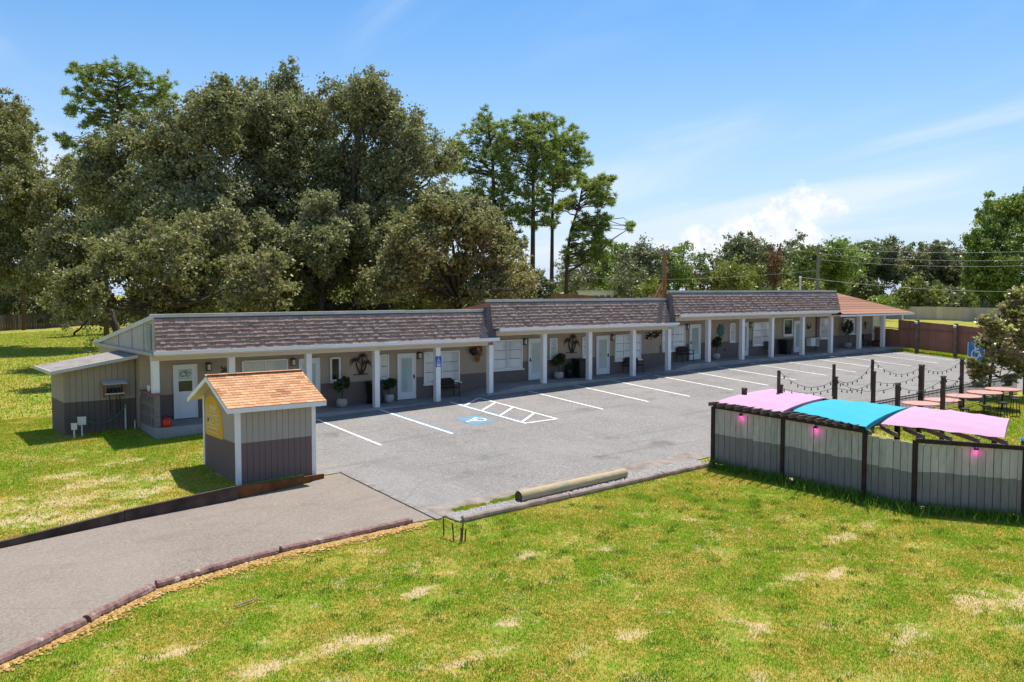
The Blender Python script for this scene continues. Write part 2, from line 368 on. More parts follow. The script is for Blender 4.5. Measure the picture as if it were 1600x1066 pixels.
M_BOARDDK = plain('kerb_board_dark', (.075, .052, .040), .85, .15, .45, 2.2, bump=.4)
M_BOARDOR = plain('kerb_board_rust', (.17, .062, .024), .85, .15, .5, 2.0, bump=.4)
t = NT('red_timber'); p = t.pos(); n1 = t.noise(p, 3, 5, .65); n2_ = t.noise(p, 11, 4, .6)
col = t.mix(t.mr(n1, .55, .68, 0, .8), t.ramp(n2_, [(.3, (.15, .082, .072)), (.7, (.28, .175, .155))]), (.46, .39, .35))
M_REDTIMBER = t.done(col, .9, .1, 0, t.bump(n2_, .5, .02))
M_GREYTIMBER = plain('grey_timber', (.27, .205, .175), .95, .1, .35, 3, bump=.4)
t = NT('log_wood'); p = t.pos(); n1 = t.noise(p, 2.2, 5, .65); n2_ = t.noise(p, 14, 4, .6, (.3, 2, 2))
col = t.mix(t.mr(n1, .5, .62, 0, .8), t.ramp(n2_, [(.3, (.33, .26, .15)), (.7, (.46, .38, .24))]), (.27, .28, .20))
M_LOG = t.done(col, .85, .15, 0, t.bump(n2_, .4, .02))
M_LOGEND = plain('log_end', (.10, .07, .045), .9, .1, .3, 8)
M_GRAVEL = plain('gravel_grey', (.30, .29, .28), .95, .1, .45, 25)
M_CHIP = shingle_mat('bark_chip', [(.16, .085, .03), (.34, .20, .06), (.44, .28, .10), (.26, .15, .05), (.50, .36, .16)])
M_RUST = plain('rusty_iron', (.12, .075, .055), .85, .2, .4, 12)
M_BLACK = plain('black_metal', (.012, .012, .013), .45, .4, .2, 5)
M_BLACKPL = plain('black_plastic', (.014, .014, .016), .5, .4, .2, 3)
M_DECOR = plain('bronze_art', (.030, .022, .014), .5, .4, .3, 8, .3)
M_TEAL = plain('teal_art', (.03, .10, .11), .4, .4, .4, 8, .4)
M_POT = plain('stone_pot', (.40, .37, .34), .7, .3, .12, 4)
M_WICKER = plain('dark_wicker', (.035, .022, .018), .7, .25, .3, 20)
M_RED = plain('red_plastic', (.55, .015, .012), .35, .5, .06, 3)
M_GREENHOSE = plain('green_hose', (.04, .16, .09), .5, .4, .1, 4)
M_PVC = plain('pale_pvc', (.60, .62, .60), .5, .4, .08, 4)
M_BRICK = plain('red_brick', (.28, .125, .095), .9, .15, .3, 9, bump=.3)
M_BLOCK = plain('painted_block', (.215, .185, .175), .85, .15, .12, 5, bump=.15)
M_HOLE = plain('block_hollow', (.06, .052, .05), .9, .1, .1, 5)
M_SIGNBLUE = plain('sign_blue', (.012, .075, .42), .4, .4, .05, 2)
M_SIGNSKY = plain('sign_sky_blue', (.02, .20, .58), .4, .4, .08, 2)
M_SIGNWHITE = plain('sign_white', (.80, .80, .80), .5, .3, .03, 2)
M_YELLOW = plain('sign_yellow', (.66, .36, .02), .55, .3, .06, 2)
M_CREAM = plain('sign_cream', (.68, .58, .30), .55, .3, .05, 3)
M_BROWNF = shingle_mat('brown_fence_board', [(.21, .095, .062), (.26, .122, .08), (.30, .145, .098)])
M_GREYF = shingle_mat('weathered_fence_board', [(.085, .062, .045), (.13, .10, .075), (.17, .13, .10)])
M_TANF = shingle_mat('tan_fence_board', [(.46, .38, .28), (.52, .43, .33), (.57, .48, .37)])
M_BARK = plain('bark', (.075, .058, .045), .95, .1, .35, 6, bump=.6, bscale=18)
M_PINEBARK = plain('pine_bark', (.10, .07, .055), .95, .1, .35, 6, bump=.6, bscale=14)
M_WOODPOST = plain('orange_timber', (.27, .125, .06), .8, .2, .25, 4, bump=.2)
M_POLE = plain('grey_pole', (.22, .21, .19), .85, .15, .2, 3)
M_WIRE = plain('wire', (.05, .05, .05), .6, .3, .1, 3)
M_WIREL = plain('pale_wire', (.32, .33, .34), .6, .3, .1, 3)
M_TABLE = plain('salmon_table', (.50, .235, .19), .55, .3, .1, 5)
M_PATIO = plain('patio_floor', (.42, .33, .25), .9, .15, .2, 1.2, bump=.2)
M_SHED = plain('black_shed', (.012, .012, .013), .7, .2, .3, 2)
def fabric(name, c, trans):
    t = NT(name); p = t.pos(); n = t.noise(p, 1.3, 4, .5); w = t.noise(p, 90, 2)
    cc = t.mix(t.mr(n, .3, .7, 0, .25), c, tuple(min(1, k * 1.12 + .02) for k in c))
    d = t.n('ShaderNodeBsdfPrincipled', {'Base Color': cc, 'Roughness': .8, 'Specular IOR Level': .15, 'Normal': t.bump(w, .1, .004)})
    tr = t.n('ShaderNodeBsdfTranslucent', {'Color': cc}); mx = t.n('ShaderNodeMixShader', {0: trans, 1: d.outputs[0], 2: tr.outputs[0]})
    t.t.links.new(mx.outputs[0], t.out.inputs[0]); return t.m
M_PINK = fabric('pink_canvas', (.56, .34, .49), .22)
M_CYAN = fabric('cyan_canvas', (.05, .41, .52), .22)
def glassy(name, c, rough=.12, spec=.6):
    t = NT(name); p = t.pos(); z = t.n('ShaderNodeSeparateXYZ', {0: p}).outputs[2]
    sl = t.math('FRACT', t.math('MULTIPLY', z, 22.0))
    cc = t.mix(t.mr(sl, .0, .25, .4, 0), c, tuple(k * .6 for k in c)); oi = t.n('ShaderNodeObjectInfo').outputs['Random']
    cc = t.mix(t.math('MULTIPLY', oi, .38), cc, tuple(k * .55 for k in c)); cc = t.mix(t.mr(t.noise(p, 2.5, 3), .55, .75, 0, .3), cc, (.16, .20, .22))  # random darkening and bluish blotches paint varied reflections into the panes
    return t.done(cc, rough, spec, 0, None, {'Coat Weight': .5, 'Coat Roughness': .05})
M_BLIND = glassy('pane_with_white_blind', (.66, .67, .66))
M_DOORGLASS = glassy('door_pane_pale', (.42, .54, .56))
M_DARKPANE = plain('dark_pane', (.03, .035, .035), .08, .6, .3, 3)
M_GREENREFLPANE = plain('green_reflection_pane', (.05, .12, .04), .08, .6, .4, 6)  # green reflection painted into the pane colour
M_DOOR = plain('white_door', (.74, .76, .78), .45, .3, .03, 2)
M_LAMPGLASS = plain('lamp_glass', (.62, .58, .48), .3, .5, .05, 3)
M_FLOWER = leafmat('flower_petals', [(.45, .05, .02), (.55, .16, .03), (.10, .18, .03), (.60, .30, .05)], .2)
M_PLANT = leafmat('potted_leaves', [(.012, .03, .008), (.03, .06, .015), (.05, .09, .025)], .2)

# ================================================================ SETTING: ground, paving
def sheet(name, poly, dz, mat, label=None, parent=None, nx=None):
    """paving sheet following the terrain: strips cut at fixed x lines"""
    xs = sorted(set([p[0] for p in poly] + ([v for v in (nx or []) if min(p[0] for p in poly) < v < max(p[0] for p in poly)])))
    mb = MB(); n = len(poly)
    def span(x):
        ys = []
        for i in range(n):
            (x0, y0), (x1, y1) = poly[i], poly[(i + 1) % n]
            if x0 == x1: continue
            if min(x0, x1) - 1e-9 <= x <= max(x0, x1) + 1e-9: ys.append(y0 + (y1 - y0) * (x - x0) / (x1 - x0))
        return min(ys), max(ys)
    for a, b in zip(xs[:-1], xs[1:]):
        a0, a1 = span(a + 1e-5); b0, b1 = span(b - 1e-5)
        P = lambda x, y: (x, y, float(plane_z(x, y)) + dz)
        mb.quad(P(a, a0), P(b, b0), P(b, b1), P(a, a1))
    o = obj(name, mb, mat, parent)
    return o
xl = np.unique(np.concatenate([[-400, -250, -150, -100, -60, -45], np.arange(-36, 10, .5), np.arange(10, 60, 2), [24, 34], [-7.1, -7.0, -6.9, -6.8, -6.75, -9.06, -9.04, 42.79, 42.81, -9.2, -9.14], [70, 90, 110, 140, 200, 300, 450, 700]]))
yl = np.unique(np.concatenate([[-300, -150, -100, -75, -60, -45], np.arange(-36, 10, .5), [-8.72, -8.69, -8.66, -8.63, -8.6, 2.0, -.29, -.27, 7.39, 7.41, -8.14, -8.06, -8.1], np.arange(10, 50, 4), [60, 80, 100, 140, 200, 300, 450, 700]]))
X, Y = np.meshgrid(xl, yl); Z = gz(X, Y)
V = np.stack([X, Y, Z], -1).reshape(-1, 3); nx_, ny_ = len(xl), len(yl)
I = np.arange((ny_ - 1) * (nx_ - 1)); r_, c_ = I // (nx_ - 1), I % (nx_ - 1); q0 = r_ * nx_ + c_
me = mesh_np('ground', V, np.stack([q0, q0 + 1, q0 + nx_ + 1, q0 + nx_], -1), M_SOIL)
gro = bpy.data.objects.new('ground', me); COL.objects.link(gro); setp(gro, 'patchy lawn of green and dry grass with bare sand', 'lawn', kind='structure')

XT = [24, 34]
lot = sheet('parking_lot', [(-6.7, -8.0), (-5.62, -8.0), (-5.62, -13.42), (40.3, -13.42), (41.0, -.2), (-6.7, -.2)], .02, M_LOT, nx=XT)
setp(lot, 'grey asphalt parking lot with white painted stalls', 'parking lot', kind='structure')
DLOW = [(-5.62, -13.42), (-6.5, -13.35), (-10.2, -13.35), (-13.0, -13.80), (-14.6, -14.72), (-16.2, -15.5), (-20, -17.6), (-30, -23)]
DUP = [(-5.62, -8.0), (-6.6, -8.25), (-7.2, -8.62), (-9.6, -8.82), (-13, -9.0), (-15.3, -9.3), (-20, -10.2), (-30, -12.5)]
drive = sheet('driveway', DLOW + DUP[::-1], .018, M_DRIVE)
setp(drive, 'tan asphalt driveway leading into the lot', 'driveway', kind='structure')
strip = []
for i, x in enumerate(np.linspace(-5.5, 5.4, 24)): strip.append((x, -12.55 - .06 * random.random() + (.25 if i == 0 else 0)))
ost = sheet('old_asphalt_strip', [(-5.5, -13.41)] + [(5.4, -13.41)] + strip[::-1], .026, M_OLDSTRIP, parent=None)
setp(ost, 'brown worn asphalt strip along the edge of the lot', 'pavement', kind='structure')
# concrete joint between drive and lot
mb = MB()
for i in range(9):
    y0 = -8.0 - i * .62; y1 = y0 - .60; w = .09 + .02 * random.random()
    P = lambda x, y, h: (x, y, float(plane_z(x, y)) + h)
    mb.hexa([P(-5.68 - w, y1, -.1), P(-5.60, y1, -.1), P(-5.60, y0, -.1), P(-5.68 - w, y0, -.1), P(-5.68 - w, y1, .05), P(-5.60, y1, .05), P(-5.60, y0, .05), P(-5.68 - w, y0, .05)])
jt = obj('joint_strip', mb, M_JOINT); setp(jt, 'narrow concrete strip between driveway and parking lot', 'kerb', kind='structure')

# painted stalls
def lotz(x, y, h=.028): return (x, y, float(plane_z(x, y)) + h)
def stripe(p, q, w, mat, name='parking_line', h=.028):
    d = Vector((q[0] - p[0], q[1] - p[1])).normalized(); n = Vector((-d.y, d.x)) * w / 2
    mb = MB(); k = 6
    for i in range(k):
        a = [p[j] + (q[j] - p[j]) * i / k for j in (0, 1)]; b = [p[j] + (q[j] - p[j]) * (i + 1) / k for j in (0, 1)]
        mb.quad(lotz(a[0] - n.x, a[1] - n.y, h), lotz(b[0] - n.x, b[1] - n.y, h), lotz(b[0] + n.x, b[1] + n.y, h), lotz(a[0] + n.x, a[1] + n.y, h))
    return obj(name, mb, mat, lot)
for x, y0, y1 in [(-2.98, -.55, -5.7), (7.97, -.4, -5.5), (10.87, -.4, -5.4), (13.43, -.45, -5.6), (16.5, -.5, -5.65), (19.1, -.5, -5.8), (21.7, -.5, -5.6), (24.5, -.5, -5.6), (27.4, -.5, -5.6), (30.4, -.5, -5.6), (33.4, -.5, -5.6), (36.6, -.5, -5.6), (39.2, -.6, -5.4)]:
    stripe((x, y0), (x, y1), .11, M_LINE)
stripe((.12, -.35), (.20, -5.65), .15, M_BLUEPAINT, 'blue_line', .026); stripe((0.0, -.35), (.09, -5.65), .12, M_LINE)
stripe((3.50, -.6), (3.58, -5.72), .15, M_BLUEPAINT, 'blue_line', .026); stripe((3.38, -.6), (3.47, -5.72), .12, M_LINE)
stripe((5.02, -.46), (5.06, -5.86), .11, M_LINE); stripe((3.42, -5.74), (5.1, -5.84), .11, M_LINE)
for ya in (-1.6, -2.85, -4.1, -5.55): stripe((3.44, ya), (5.04, ya + 1.12), .11, M_LINE)
hc = MB(); hc.quad(lotz(1.55, -4.9, .026), lotz(2.75, -4.78, .026), lotz(2.78, -3.46, .026), lotz(1.62, -3.5, .026))
hcs = obj('accessible_stall_square', hc, M_BLUEPAINT, lot)
def wheelchair(P):
    """ISA figure on a unit square; P maps (u, v) to a point"""
    mb = MB()
    def disc(c, r, n=12):
        k = len(mb.v); mb.v += [P(c[0] + r * math.cos(2 * math.pi * i / n), c[1] + r * math.sin(2 * math.pi * i / n)) for i in range(n)]; mb.f.append(tuple(range(k, k + n)))
    def bar(a, b, w):
        d = Vector((b[0] - a[0], b[1] - a[1])).normalized(); n = Vector((-d.y, d.x)) * w / 2
        mb.quad(P(a[0] - n.x, a[1] - n.y), P(b[0] - n.x, b[1] - n.y), P(b[0] + n.x, b[1] + n.y), P(a[0] + n.x, a[1] + n.y))
    disc((.44, .86), .075)
    bar((.44, .76), (.46, .46), .10); bar((.41, .47), (.68, .47), .09); bar((.66, .50), (.78, .22), .09); bar((.46, .63), (.66, .63), .07); bar((.75, .22), (.86, .26), .07)
    for i in range(14):
        a0 = R(100 + i * 19); a1 = R(100 + (i + 1) * 19); c = (.46, .34)
        mb.quad(P(c[0] + .20 * math.cos(a0), c[1] + .20 * math.sin(a0)), P(c[0] + .27 * math.cos(a0), c[1] + .27 * math.sin(a0)), P(c[0] + .27 * math.cos(a1), c[1] + .27 * math.sin(a1)), P(c[0] + .20 * math.cos(a1), c[1] + .20 * math.sin(a1)))
    return mb
obj('wheelchair_symbol', wheelchair(lambda u, v: lotz(2.72 - v * 1.1, -4.72 + u * 1.1 + 0.0, .033)), M_LINE, lot)

# raised walk along the rooms, with two short ramps
WALK = [(-9.1, 0), (4.9, 0), (5.6, .12), (7.3, .38), (7.9, .42), (17.2, .42), (17.9, .55), (19.4, .81), (20.0, .85), (33.6, .85), (34.8, .98), (42.9, .98)]
mb = MB(); mb.prism([(x, z) for x, z in WALK] + [(42.9, -.9), (-9.1, -.9)], 'y', -.34, 1.5)
wk = obj('walkway', mb, M_CONC); setp(wk, 'raised concrete walkway under the motel eave', 'walkway', kind='structure')
def walkz(x): return float(np.interp(x, [p[0] for p in WALK], [p[1] for p in WALK]))

# ================================================================ MOTEL
mot = thing('motel_building', (-9.1, 1.5, -.3), 'long single storey motel stepping up in three roof sections behind the lot', 'motel')
SEC = [dict(x0=-9.1, x1=5.45, w0=-9.1, w1=6.95, g0=-9.2, g1=6.06, f=0., cap=4.08), dict(x0=5.72, x1=17.55, w0=6.95, w1=19.0, g0=6.06, g1=18.22, f=.42, cap=4.51), dict(x0=17.9, x1=33.75, w0=19.0, w1=42.6, g0=18.28, g1=33.5, f=.85, cap=4.93)]
WY = 1.5
for k, s in enumerate(SEC):
    f = s['f']; gb = f + 2.64
    lap = []
    for nm, z0, z1, m in (('lower_wall', f - .45, f + .98, M_SIDE_LO), ('upper_wall', f + .98, f + 2.70, M_SIDE_UP)):
        mb = MB(); nb = 7 if nm == 'lower_wall' else 9
        za = z0
        hgt = .19
        while za < z1 - .02:                                  # lapped siding courses
            zb = min(z1, za + hgt)
            mb.hexa([(s['w0'], WY - .022, za), (s['w1'], WY - .022, za), (s['w1'], WY + .12, za), (s['w0'], WY + .12, za), (s['w0'], WY - .006, zb), (s['w1'], WY - .006, zb), (s['w1'], WY + .12, zb), (s['w0'], WY + .12, zb)]); za = zb
        obj(nm, mb, m, mot)
    # soffit, beam over the posts, gutter
    x0, x1 = s['g0'], s['g1']
    obj('soffit', MB().box(x0 + .05, x1 - .02, -.5, WY + .1, gb + .02, gb + .07), M_BEAM, mot)
    obj('beam', MB().box(x0 + .08, x1 - .25 if k < 2 else x1, -.11, .11, f + 2.40, gb + .015), M_BEAM, mot)
    obj('fascia', MB().box(x0 + .06, x1 - .06, -.56, -.52, gb - .06, gb + .14), M_BEAM, mot)
    mb = MB(); mb.prism([(-.66, gb), (-.57, gb), (-.57, gb + .13), (-.685, gb + .13), (-.685, gb + .075)], 'x', x0 + .02, x1)
    obj('gutter', mb, M_GUTTER, mot)
    # mansard: backing, shingle courses, felt strip and parapet cap
    mx0, mx1 = s['x0'], s['x1']; zb, zt = gb + .13, s['cap'] - .19; yb, yt = -.60, -.28
    def MY(z): return yb + (yt - yb) * (z - zb) / (zt - zb)
    mb = MB(); mb.prism([(yb + .05, zb - .06), (yt + .05, zt + .1), (yt + .2, zt + .1), (yb + .2, zb - .06)], 'x', mx0, mx1 + (.55 if k < 2 else 0))
    mans = obj('mansard_roof', mb, M_TAR, mot)
    nc = 8; ex = (zt - zb) / nc
    for c in range(nc):
        mb = MB(); x = mx0 + random.uniform(-.02, .02)
        while x < mx1 - .05:
            w = random.choice((.14, .17, .19, .22)) * random.uniform(.9, 1.1); xe = min(mx1 + random.uniform(-.04, .03), x + w)
            drop = random.uniform(-.012, .016); th = .038 + random.uniform(0, .016)
            za = zb + c * ex - drop; zc = zb + (c + 1) * ex + .025
            ya, yc = MY(za), MY(zc)
            mb.hexa([(x, ya - th, za), (xe - .006, ya - th, za), (xe - .006, ya + .04, za), (x, ya + .04, za), (x, yc - .004, zc), (xe - .006, yc - .004, zc), (xe - .006, yc + .04, zc), (x, yc + .04, zc)]); x = xe
        if mb.v: obj('shingle_course', mb, M_SHINGLE, mans)
    cp = MB(); xx = mx0 - .06
    while xx < mx1 + .2:
        xe = min(mx1 + (.12 if k < 2 else .02), xx + random.uniform(3.2, 4.4)); dz = random.uniform(-.008, .008)
        if xe - xx < .3: break
        cp.box(xx, xe - .008, -.262, -.10, s['cap'] - .115 + dz, s['cap'] - .025 + dz); cp.box(xx, xe - .008, -.285, -.08, s['cap'] - .022 + dz, s['cap'] + dz); xx = xe
    obj('parapet_cap', cp, M_CAP, mot)
    # shed roof falling to the rear
    back = gb + .12
    mb = MB(); xe = mx1 + .3 if k < 2 else mx1 + .0
    mb.prism([(-.2, s['cap'] - .14), (7.95, back), (7.95, back - .1), (-.2, s['cap'] - .3)], 'x', mx0 + .02, xe)
    obj('rear_roof', mb, M_RUSTSH, mot)
    obj('rear_wall', MB().box(mx0 + .1, xe - .1, 7.3, 7.5, f - 1.2, back - .02), M_SIDE_UP, mot)
    # end cheek facing left
    mb = MB(); gx = mx0
    mb.prism([(-.36, s['cap'] - .13), (7.9, back - .02), (7.9, gb), (-.55, gb)], 'x', gx - .02, gx + .03)
    obj('gable_panel', mb, M_GABLE if k == 0 else M_RUSTSH, mot)
# left gable trim, battens, louvre
obj('rake_board', MB().hexa([(-9.19, -.47, 3.90), (-9.12, -.47, 3.90), (-9.12, 8.0, 2.60), (-9.19, 8.0, 2.60), (-9.19, -.47, 4.06), (-9.12, -.47, 4.06), (-9.12, 8.0, 2.76), (-9.19, 8.0, 2.76)]), M_CAP, mot)
obj('gable_trim', MB().box(-9.22, -9.121, -.5, 7.95, 2.60, 2.72), M_GABLE, mot)
for yy in (.75, 2.3, 4.2): obj('gable_batten', MB().box(-9.155, -9.121, yy, yy + .09, 2.72, 3.93 - (yy + .5) * .155), M_GABLE, mot)
lv = obj('louvre_vent', MB().box(-9.15, -9.121, -.20, .42, 2.80, 3.72), plain('louvre_blue_grey', (.20, .215, .23), .6, .3, .05), mot)
for i in range(11): obj('slat', MB().hexa([(-9.18, -.18, 2.82 + i * .08), (-9.151, -.18, 2.86 + i * .08), (-9.151, .40, 2.86 + i * .08), (-9.18, .40, 2.82 + i * .08), (-9.18, -.18, 2.835 + i * .08), (-9.151, -.18, 2.875 + i * .08), (-9.151, .40, 2.875 + i * .08), (-9.18, .40, 2.835 + i * .08)]), M_GABLE, lv)
obj('end_wall', MB().box(-9.1, -8.98, 1.62, 7.5, -.6, 2.64), M_SIDE_UP, mot)
# step walls that close the roof where the sections meet
for xx, z0, z1 in ((5.72, 2.9, 4.38), (17.9, 3.35, 4.80)): obj('step_flashing', MB().box(xx - .30, xx - .022, -.50, -.30, z0, z1 - .2), M_TAR, mot)

# posts
PX = [-6.19, -3.06, .02, 3.08, 5.99, 9.23, 12.22, 15.36, 18.08, 21.4, 24.45, 27.29, 30.46, 33.6]
for x in PX:
    f = 0 if x < 6.05 else (.42 if x < 18.2 else .85)
    pst = obj('post', MB().box(x - .115, x + .115, -.115, .115, walkz(x) - .02, f + 2.402), M_TRIM, mot)
obj('post', MB().box(-9.10, -8.86, -.115, .115, 1.24, 2.402), M_TRIM, mot)
for x in (37.0, 40.0, 42.4): obj('post', MB().box(x - .12, x + .12, -.10, .14, .96, 3.22), M_TRIM, mot)

# end hip with its open porch
ZE, ZA = 3.36, 4.90
mb = MB(); r0, r1 = (33.80, 1.5, ZA + .04), (35.2, 1.5, ZA + .04); e0, e1, e2, e3 = (33.80, -.74, ZE + .02), (42.78, -.74, ZE - .02), (42.78, 7.9, ZE - .02), (33.8, 7.9, ZE - .02)
for i in range(10):                                                  # lapped courses on the front and right slopes
    u0, u1 = i / 10, (i + 1) / 10; L = lambda a, b, u: tuple(a[k] + (b[k] - a[k]) * u for k in range(3)); up = lambda q, h: (q[0], q[1], q[2] + h)
    mb.quad(up(L(e0, r0, u0), .012), up(L(e1, r1, u0), .012), L(e1, r1, u1), L(e0, r0, u1)); mb.quad(up(L(e1, r1, u0), .012), up(L(e2, r1, u0), .012), L(e2, r1, u1), L(e1, r1, u1))
mb.quad(r0, r1, e2, e3)
hip = obj('hip_roof', mb, M_RUSTSH, mot)
obj('hip_fascia', MB().box(33.55, 42.8, -.75, -.66, ZE - .14, ZE - .025), M_GUTTER, mot)
obj('hip_fascia', MB().box(42.72, 42.8, -.66, 7.9, ZE - .14, ZE - .025), M_GUTTER, mot)
obj('porch_beam', MB().box(33.75, 42.5, -.10, .14, 3.22, ZE - .06), M_BEAM, mot)
obj('porch_ceiling', MB().box(33.8, 42.7, -.64, 7.8, ZE - .055, ZE - .03), M_BEAM, mot)
obj('pilaster', MB().box(34.15, 34.42, WY - .12, WY - .025, .8, 3.52), M_SIDE_LO, mot)

# windows and doors (parts of the motel; frames, panes and sills below them)
def window(x0, x1, z0, z1, cols, rows, pane=M_BLIND, sill=True, wide_mid=False):
    w = obj('window', MB().box(x0, x1, WY - .035, WY - .024, z0, z1), M_DARKPANE, mot)
    fw = .055; fr = MB()
    fr.box(x0 - .02, x0 + fw, WY - .09, WY - .03, z0, z1).box(x1 - fw, x1 + .02, WY - .09, WY - .03, z0, z1).box(x0 + fw, x1 - fw, WY - .09, WY - .03, z1 - fw, z1 + .02).box(x0 + fw, x1 - fw, WY - .09, WY - .03, z0 - .02, z0 + fw)
    cw = (x1 - x0 - 2 * fw) / cols
    for c in range(1, cols): fr.box(x0 + fw + c * cw - .035, x0 + fw + c * cw + .035, WY - .088, WY - .03, z0 + fw, z1 - fw)
    obj('frame', fr, M_TRIM, w)
    rh = (z1 - z0 - 2 * fw) / rows
    for c in range(cols):
        for r in range(rows):
            a = x0 + fw + c * cw + (.035 if c else 0) + .004; b = x0 + fw + (c + 1) * cw - (.035 if c < cols - 1 else 0) - .004
            zz = z0 + fw + r * rh; tilt = .0 if rows < 3 else .016
            pm = pane[r] if isinstance(pane, (list, tuple)) else pane
            obj('pane', MB().hexa([(a, WY - .062 - tilt, zz + .012), (b, WY - .062 - tilt, zz + .012), (b, WY - .05 - tilt, zz + .012), (a, WY - .05 - tilt, zz + .012), (a, WY - .055, zz + rh - .012), (b, WY - .055, zz + rh - .012), (b, WY - .043, zz + rh - .012), (a, WY - .043, zz + rh - .012)]), pm, w)
    if sill: obj('sill', MB().box(x0 - .08, x1 + .08, WY - .16, WY - .025, z0 - .085, z0 - .022), M_TRIM, w)
    return w
def door(x0, x1, f, kind='glass', hinge=1):
    z0, z1 = f + .02, f + 2.10
    d = obj('door', MB().box(x0 + .045, x1 - .045, WY - .07, WY - .03, z0 + .01, z1 - .05), M_DOOR, mot)
    obj('frame', MB().box(x0, x0 + .044, WY - .10, WY - .028, z0, z1).box(x1 - .044, x1, WY - .10, WY - .028, z0, z1).box(x0 + .044, x1 - .044, WY - .10, WY - .028, z1 - .048, z1), M_TRIM, d)
    w = x1 - x0
    if kind == 'glass':
        obj('pane', MB().box(x0 + .20, x1 - .20, WY - .082, WY - .0705, z0 + .34, z1 - .22), M_DOORGLASS, d)
        obj('pane_bead', MB().box(x0 + .175, x0 + .199, WY - .092, WY - .0705, z0 + .315, z1 - .195).box(x1 - .199, x1 - .175, WY - .092, WY - .0705, z0 + .315, z1 - .195).box(x0 + .199, x1 - .199, WY - .092, WY - .0705, z1 - .219, z1 - .195).box(x0 + .199, x1 - .199, WY - .092, WY - .0705, z0 + .315, z0 + .339), M_TRIM, d)
    else:
        obj('pane', MB().box(x0 + .2, x1 - .2, WY - .082, WY - .0705, z0 + 1.05, z0 + 1.45), M_DARKPANE, d)
        obj('pane', MB().box(x0 + .2, x1 - .2, WY - .082, WY - .0705, z0 + 1.50, z0 + 1.90), M_DOORGLASS, d)
        sc = MB()
        for cx_, cz_, r0 in ((x0 + .36, z0 + 1.70, .13), (x0 + .56, z0 + 1.68, .10), (x0 + .48, z0 + 1.80, .06)):
            pts = [(cx_ + r0 * math.cos(a) * (1 - i * .035), WY - .09, cz_ + r0 * .9 * math.sin(a) * (1 - i * .035)) for i, a in enumerate(np.linspace(.3, 5.6, 14))]
            sc.tube(pts, .012, 5)
        obj('scroll_grille', sc, M_BLACK, d)
        for i in (0, 1): obj('door_panel', MB().box(x0 + .18 + i * (w / 2 - .14), x0 + w / 2 - .04 + i * (w / 2 - .14), WY - .079, WY - .0705, z0 + .15, z0 + .90), M_DOOR, d)
    hx = x0 + .10 if hinge > 0 else x1 - .10
    obj('handle', MB().box(hx - .025, hx + .025, WY - .105, WY - .0705, z0 + .93, z0 + 1.10).box(hx - .02 if hinge < 0 else hx, hx + .10 if hinge > 0 else hx + .02, WY - .13, WY - .106, z0 + .98, z0 + 1.01), M_BLACK, d)
    return d
f0, f1, f2 = 0., .42, .85
door(-7.91, -7.0, f0, 'half', -1); door(-2.81, -1.86, f0); door(1.90, 2.86, f0, hinge=-1); door(9.44, 10.40, f1); door(14.07, 15.03, f1, hinge=-1)
door(21.48, 22.45, f2); door(26.0, 26.93, f2); door(31.65, 32.60, f2, hinge=-1); door(41.1, 42.0, .98)
window(-5.21, -3.30, 1.02, 2.11, 2, 1); window(-1.36, -.92, 1.08, 2.07, 1, 2, [M_DARKPANE, M_DARKPANE]); window(1.02, 1.45, 1.06, 2.08, 1, 2)
window(3.32, 5.26, .66, 2.10, 2, 3); window(7.25, 9.04, 1.08, 2.49, 2, 3); window(10.85, 11.32, 1.48, 2.48, 1, 2); window(13.08, 13.50, 1.45, 2.48, 1, 2)
window(15.47, 17.44, 1.15, 2.51, 3, 3); window(19.18, 21.08, 1.50, 2.88, 2, 3); window(25.14, 25.62, 1.83, 2.92, 1, 2)
window(27.42, 29.08, 1.53, 2.91, 2, 3); window(30.56, 31.50, 2.04, 3.06, 1, 2, [M_DARKPANE, M_GREENREFLPANE]); window(34.6, 35.95, 1.71, 3.04, 1, 3); window(37.43, 38.75, 1.92, 3.0, 1, 3)
def wall_lamp(x, z):
    l = obj('wall_lamp', MB().box(x - .08, x + .08, WY - .05, WY - .024, z - .17, z + .17), M_BLACK, mot)
    obj('lamp_glass', MB().box(x - .065, x + .065, WY - .17, WY - .051, z - .12, z + .10), M_LAMPGLASS, l)
    obj('lamp_cage', MB().box(x - .09, x + .09, WY - .19, WY - .0505, z + .101, z + .15).box(x - .08, x + .08, WY - .18, WY - .0505, z - .15, z - .121).box(x - .085, x - .067, WY - .185, WY - .16, z - .12, z + .10).box(x + .067, x + .085, WY - .185, WY - .16, z - .12, z + .10), M_BLACK, l)
for x, z in ((-6.56, 1.96), (-3.06, 1.97), (3.06, 1.97), (9.22, 2.38), (15.26, 2.40), (21.26, 2.82), (27.16, 2.78)): wall_lamp(x, z)
for x in (.35, 24.7): obj('hose_bib', MB().box(x, x + .10, WY - .10, WY - .024, walkz(x) + .45, walkz(x) + .52), M_BLACK, mot)

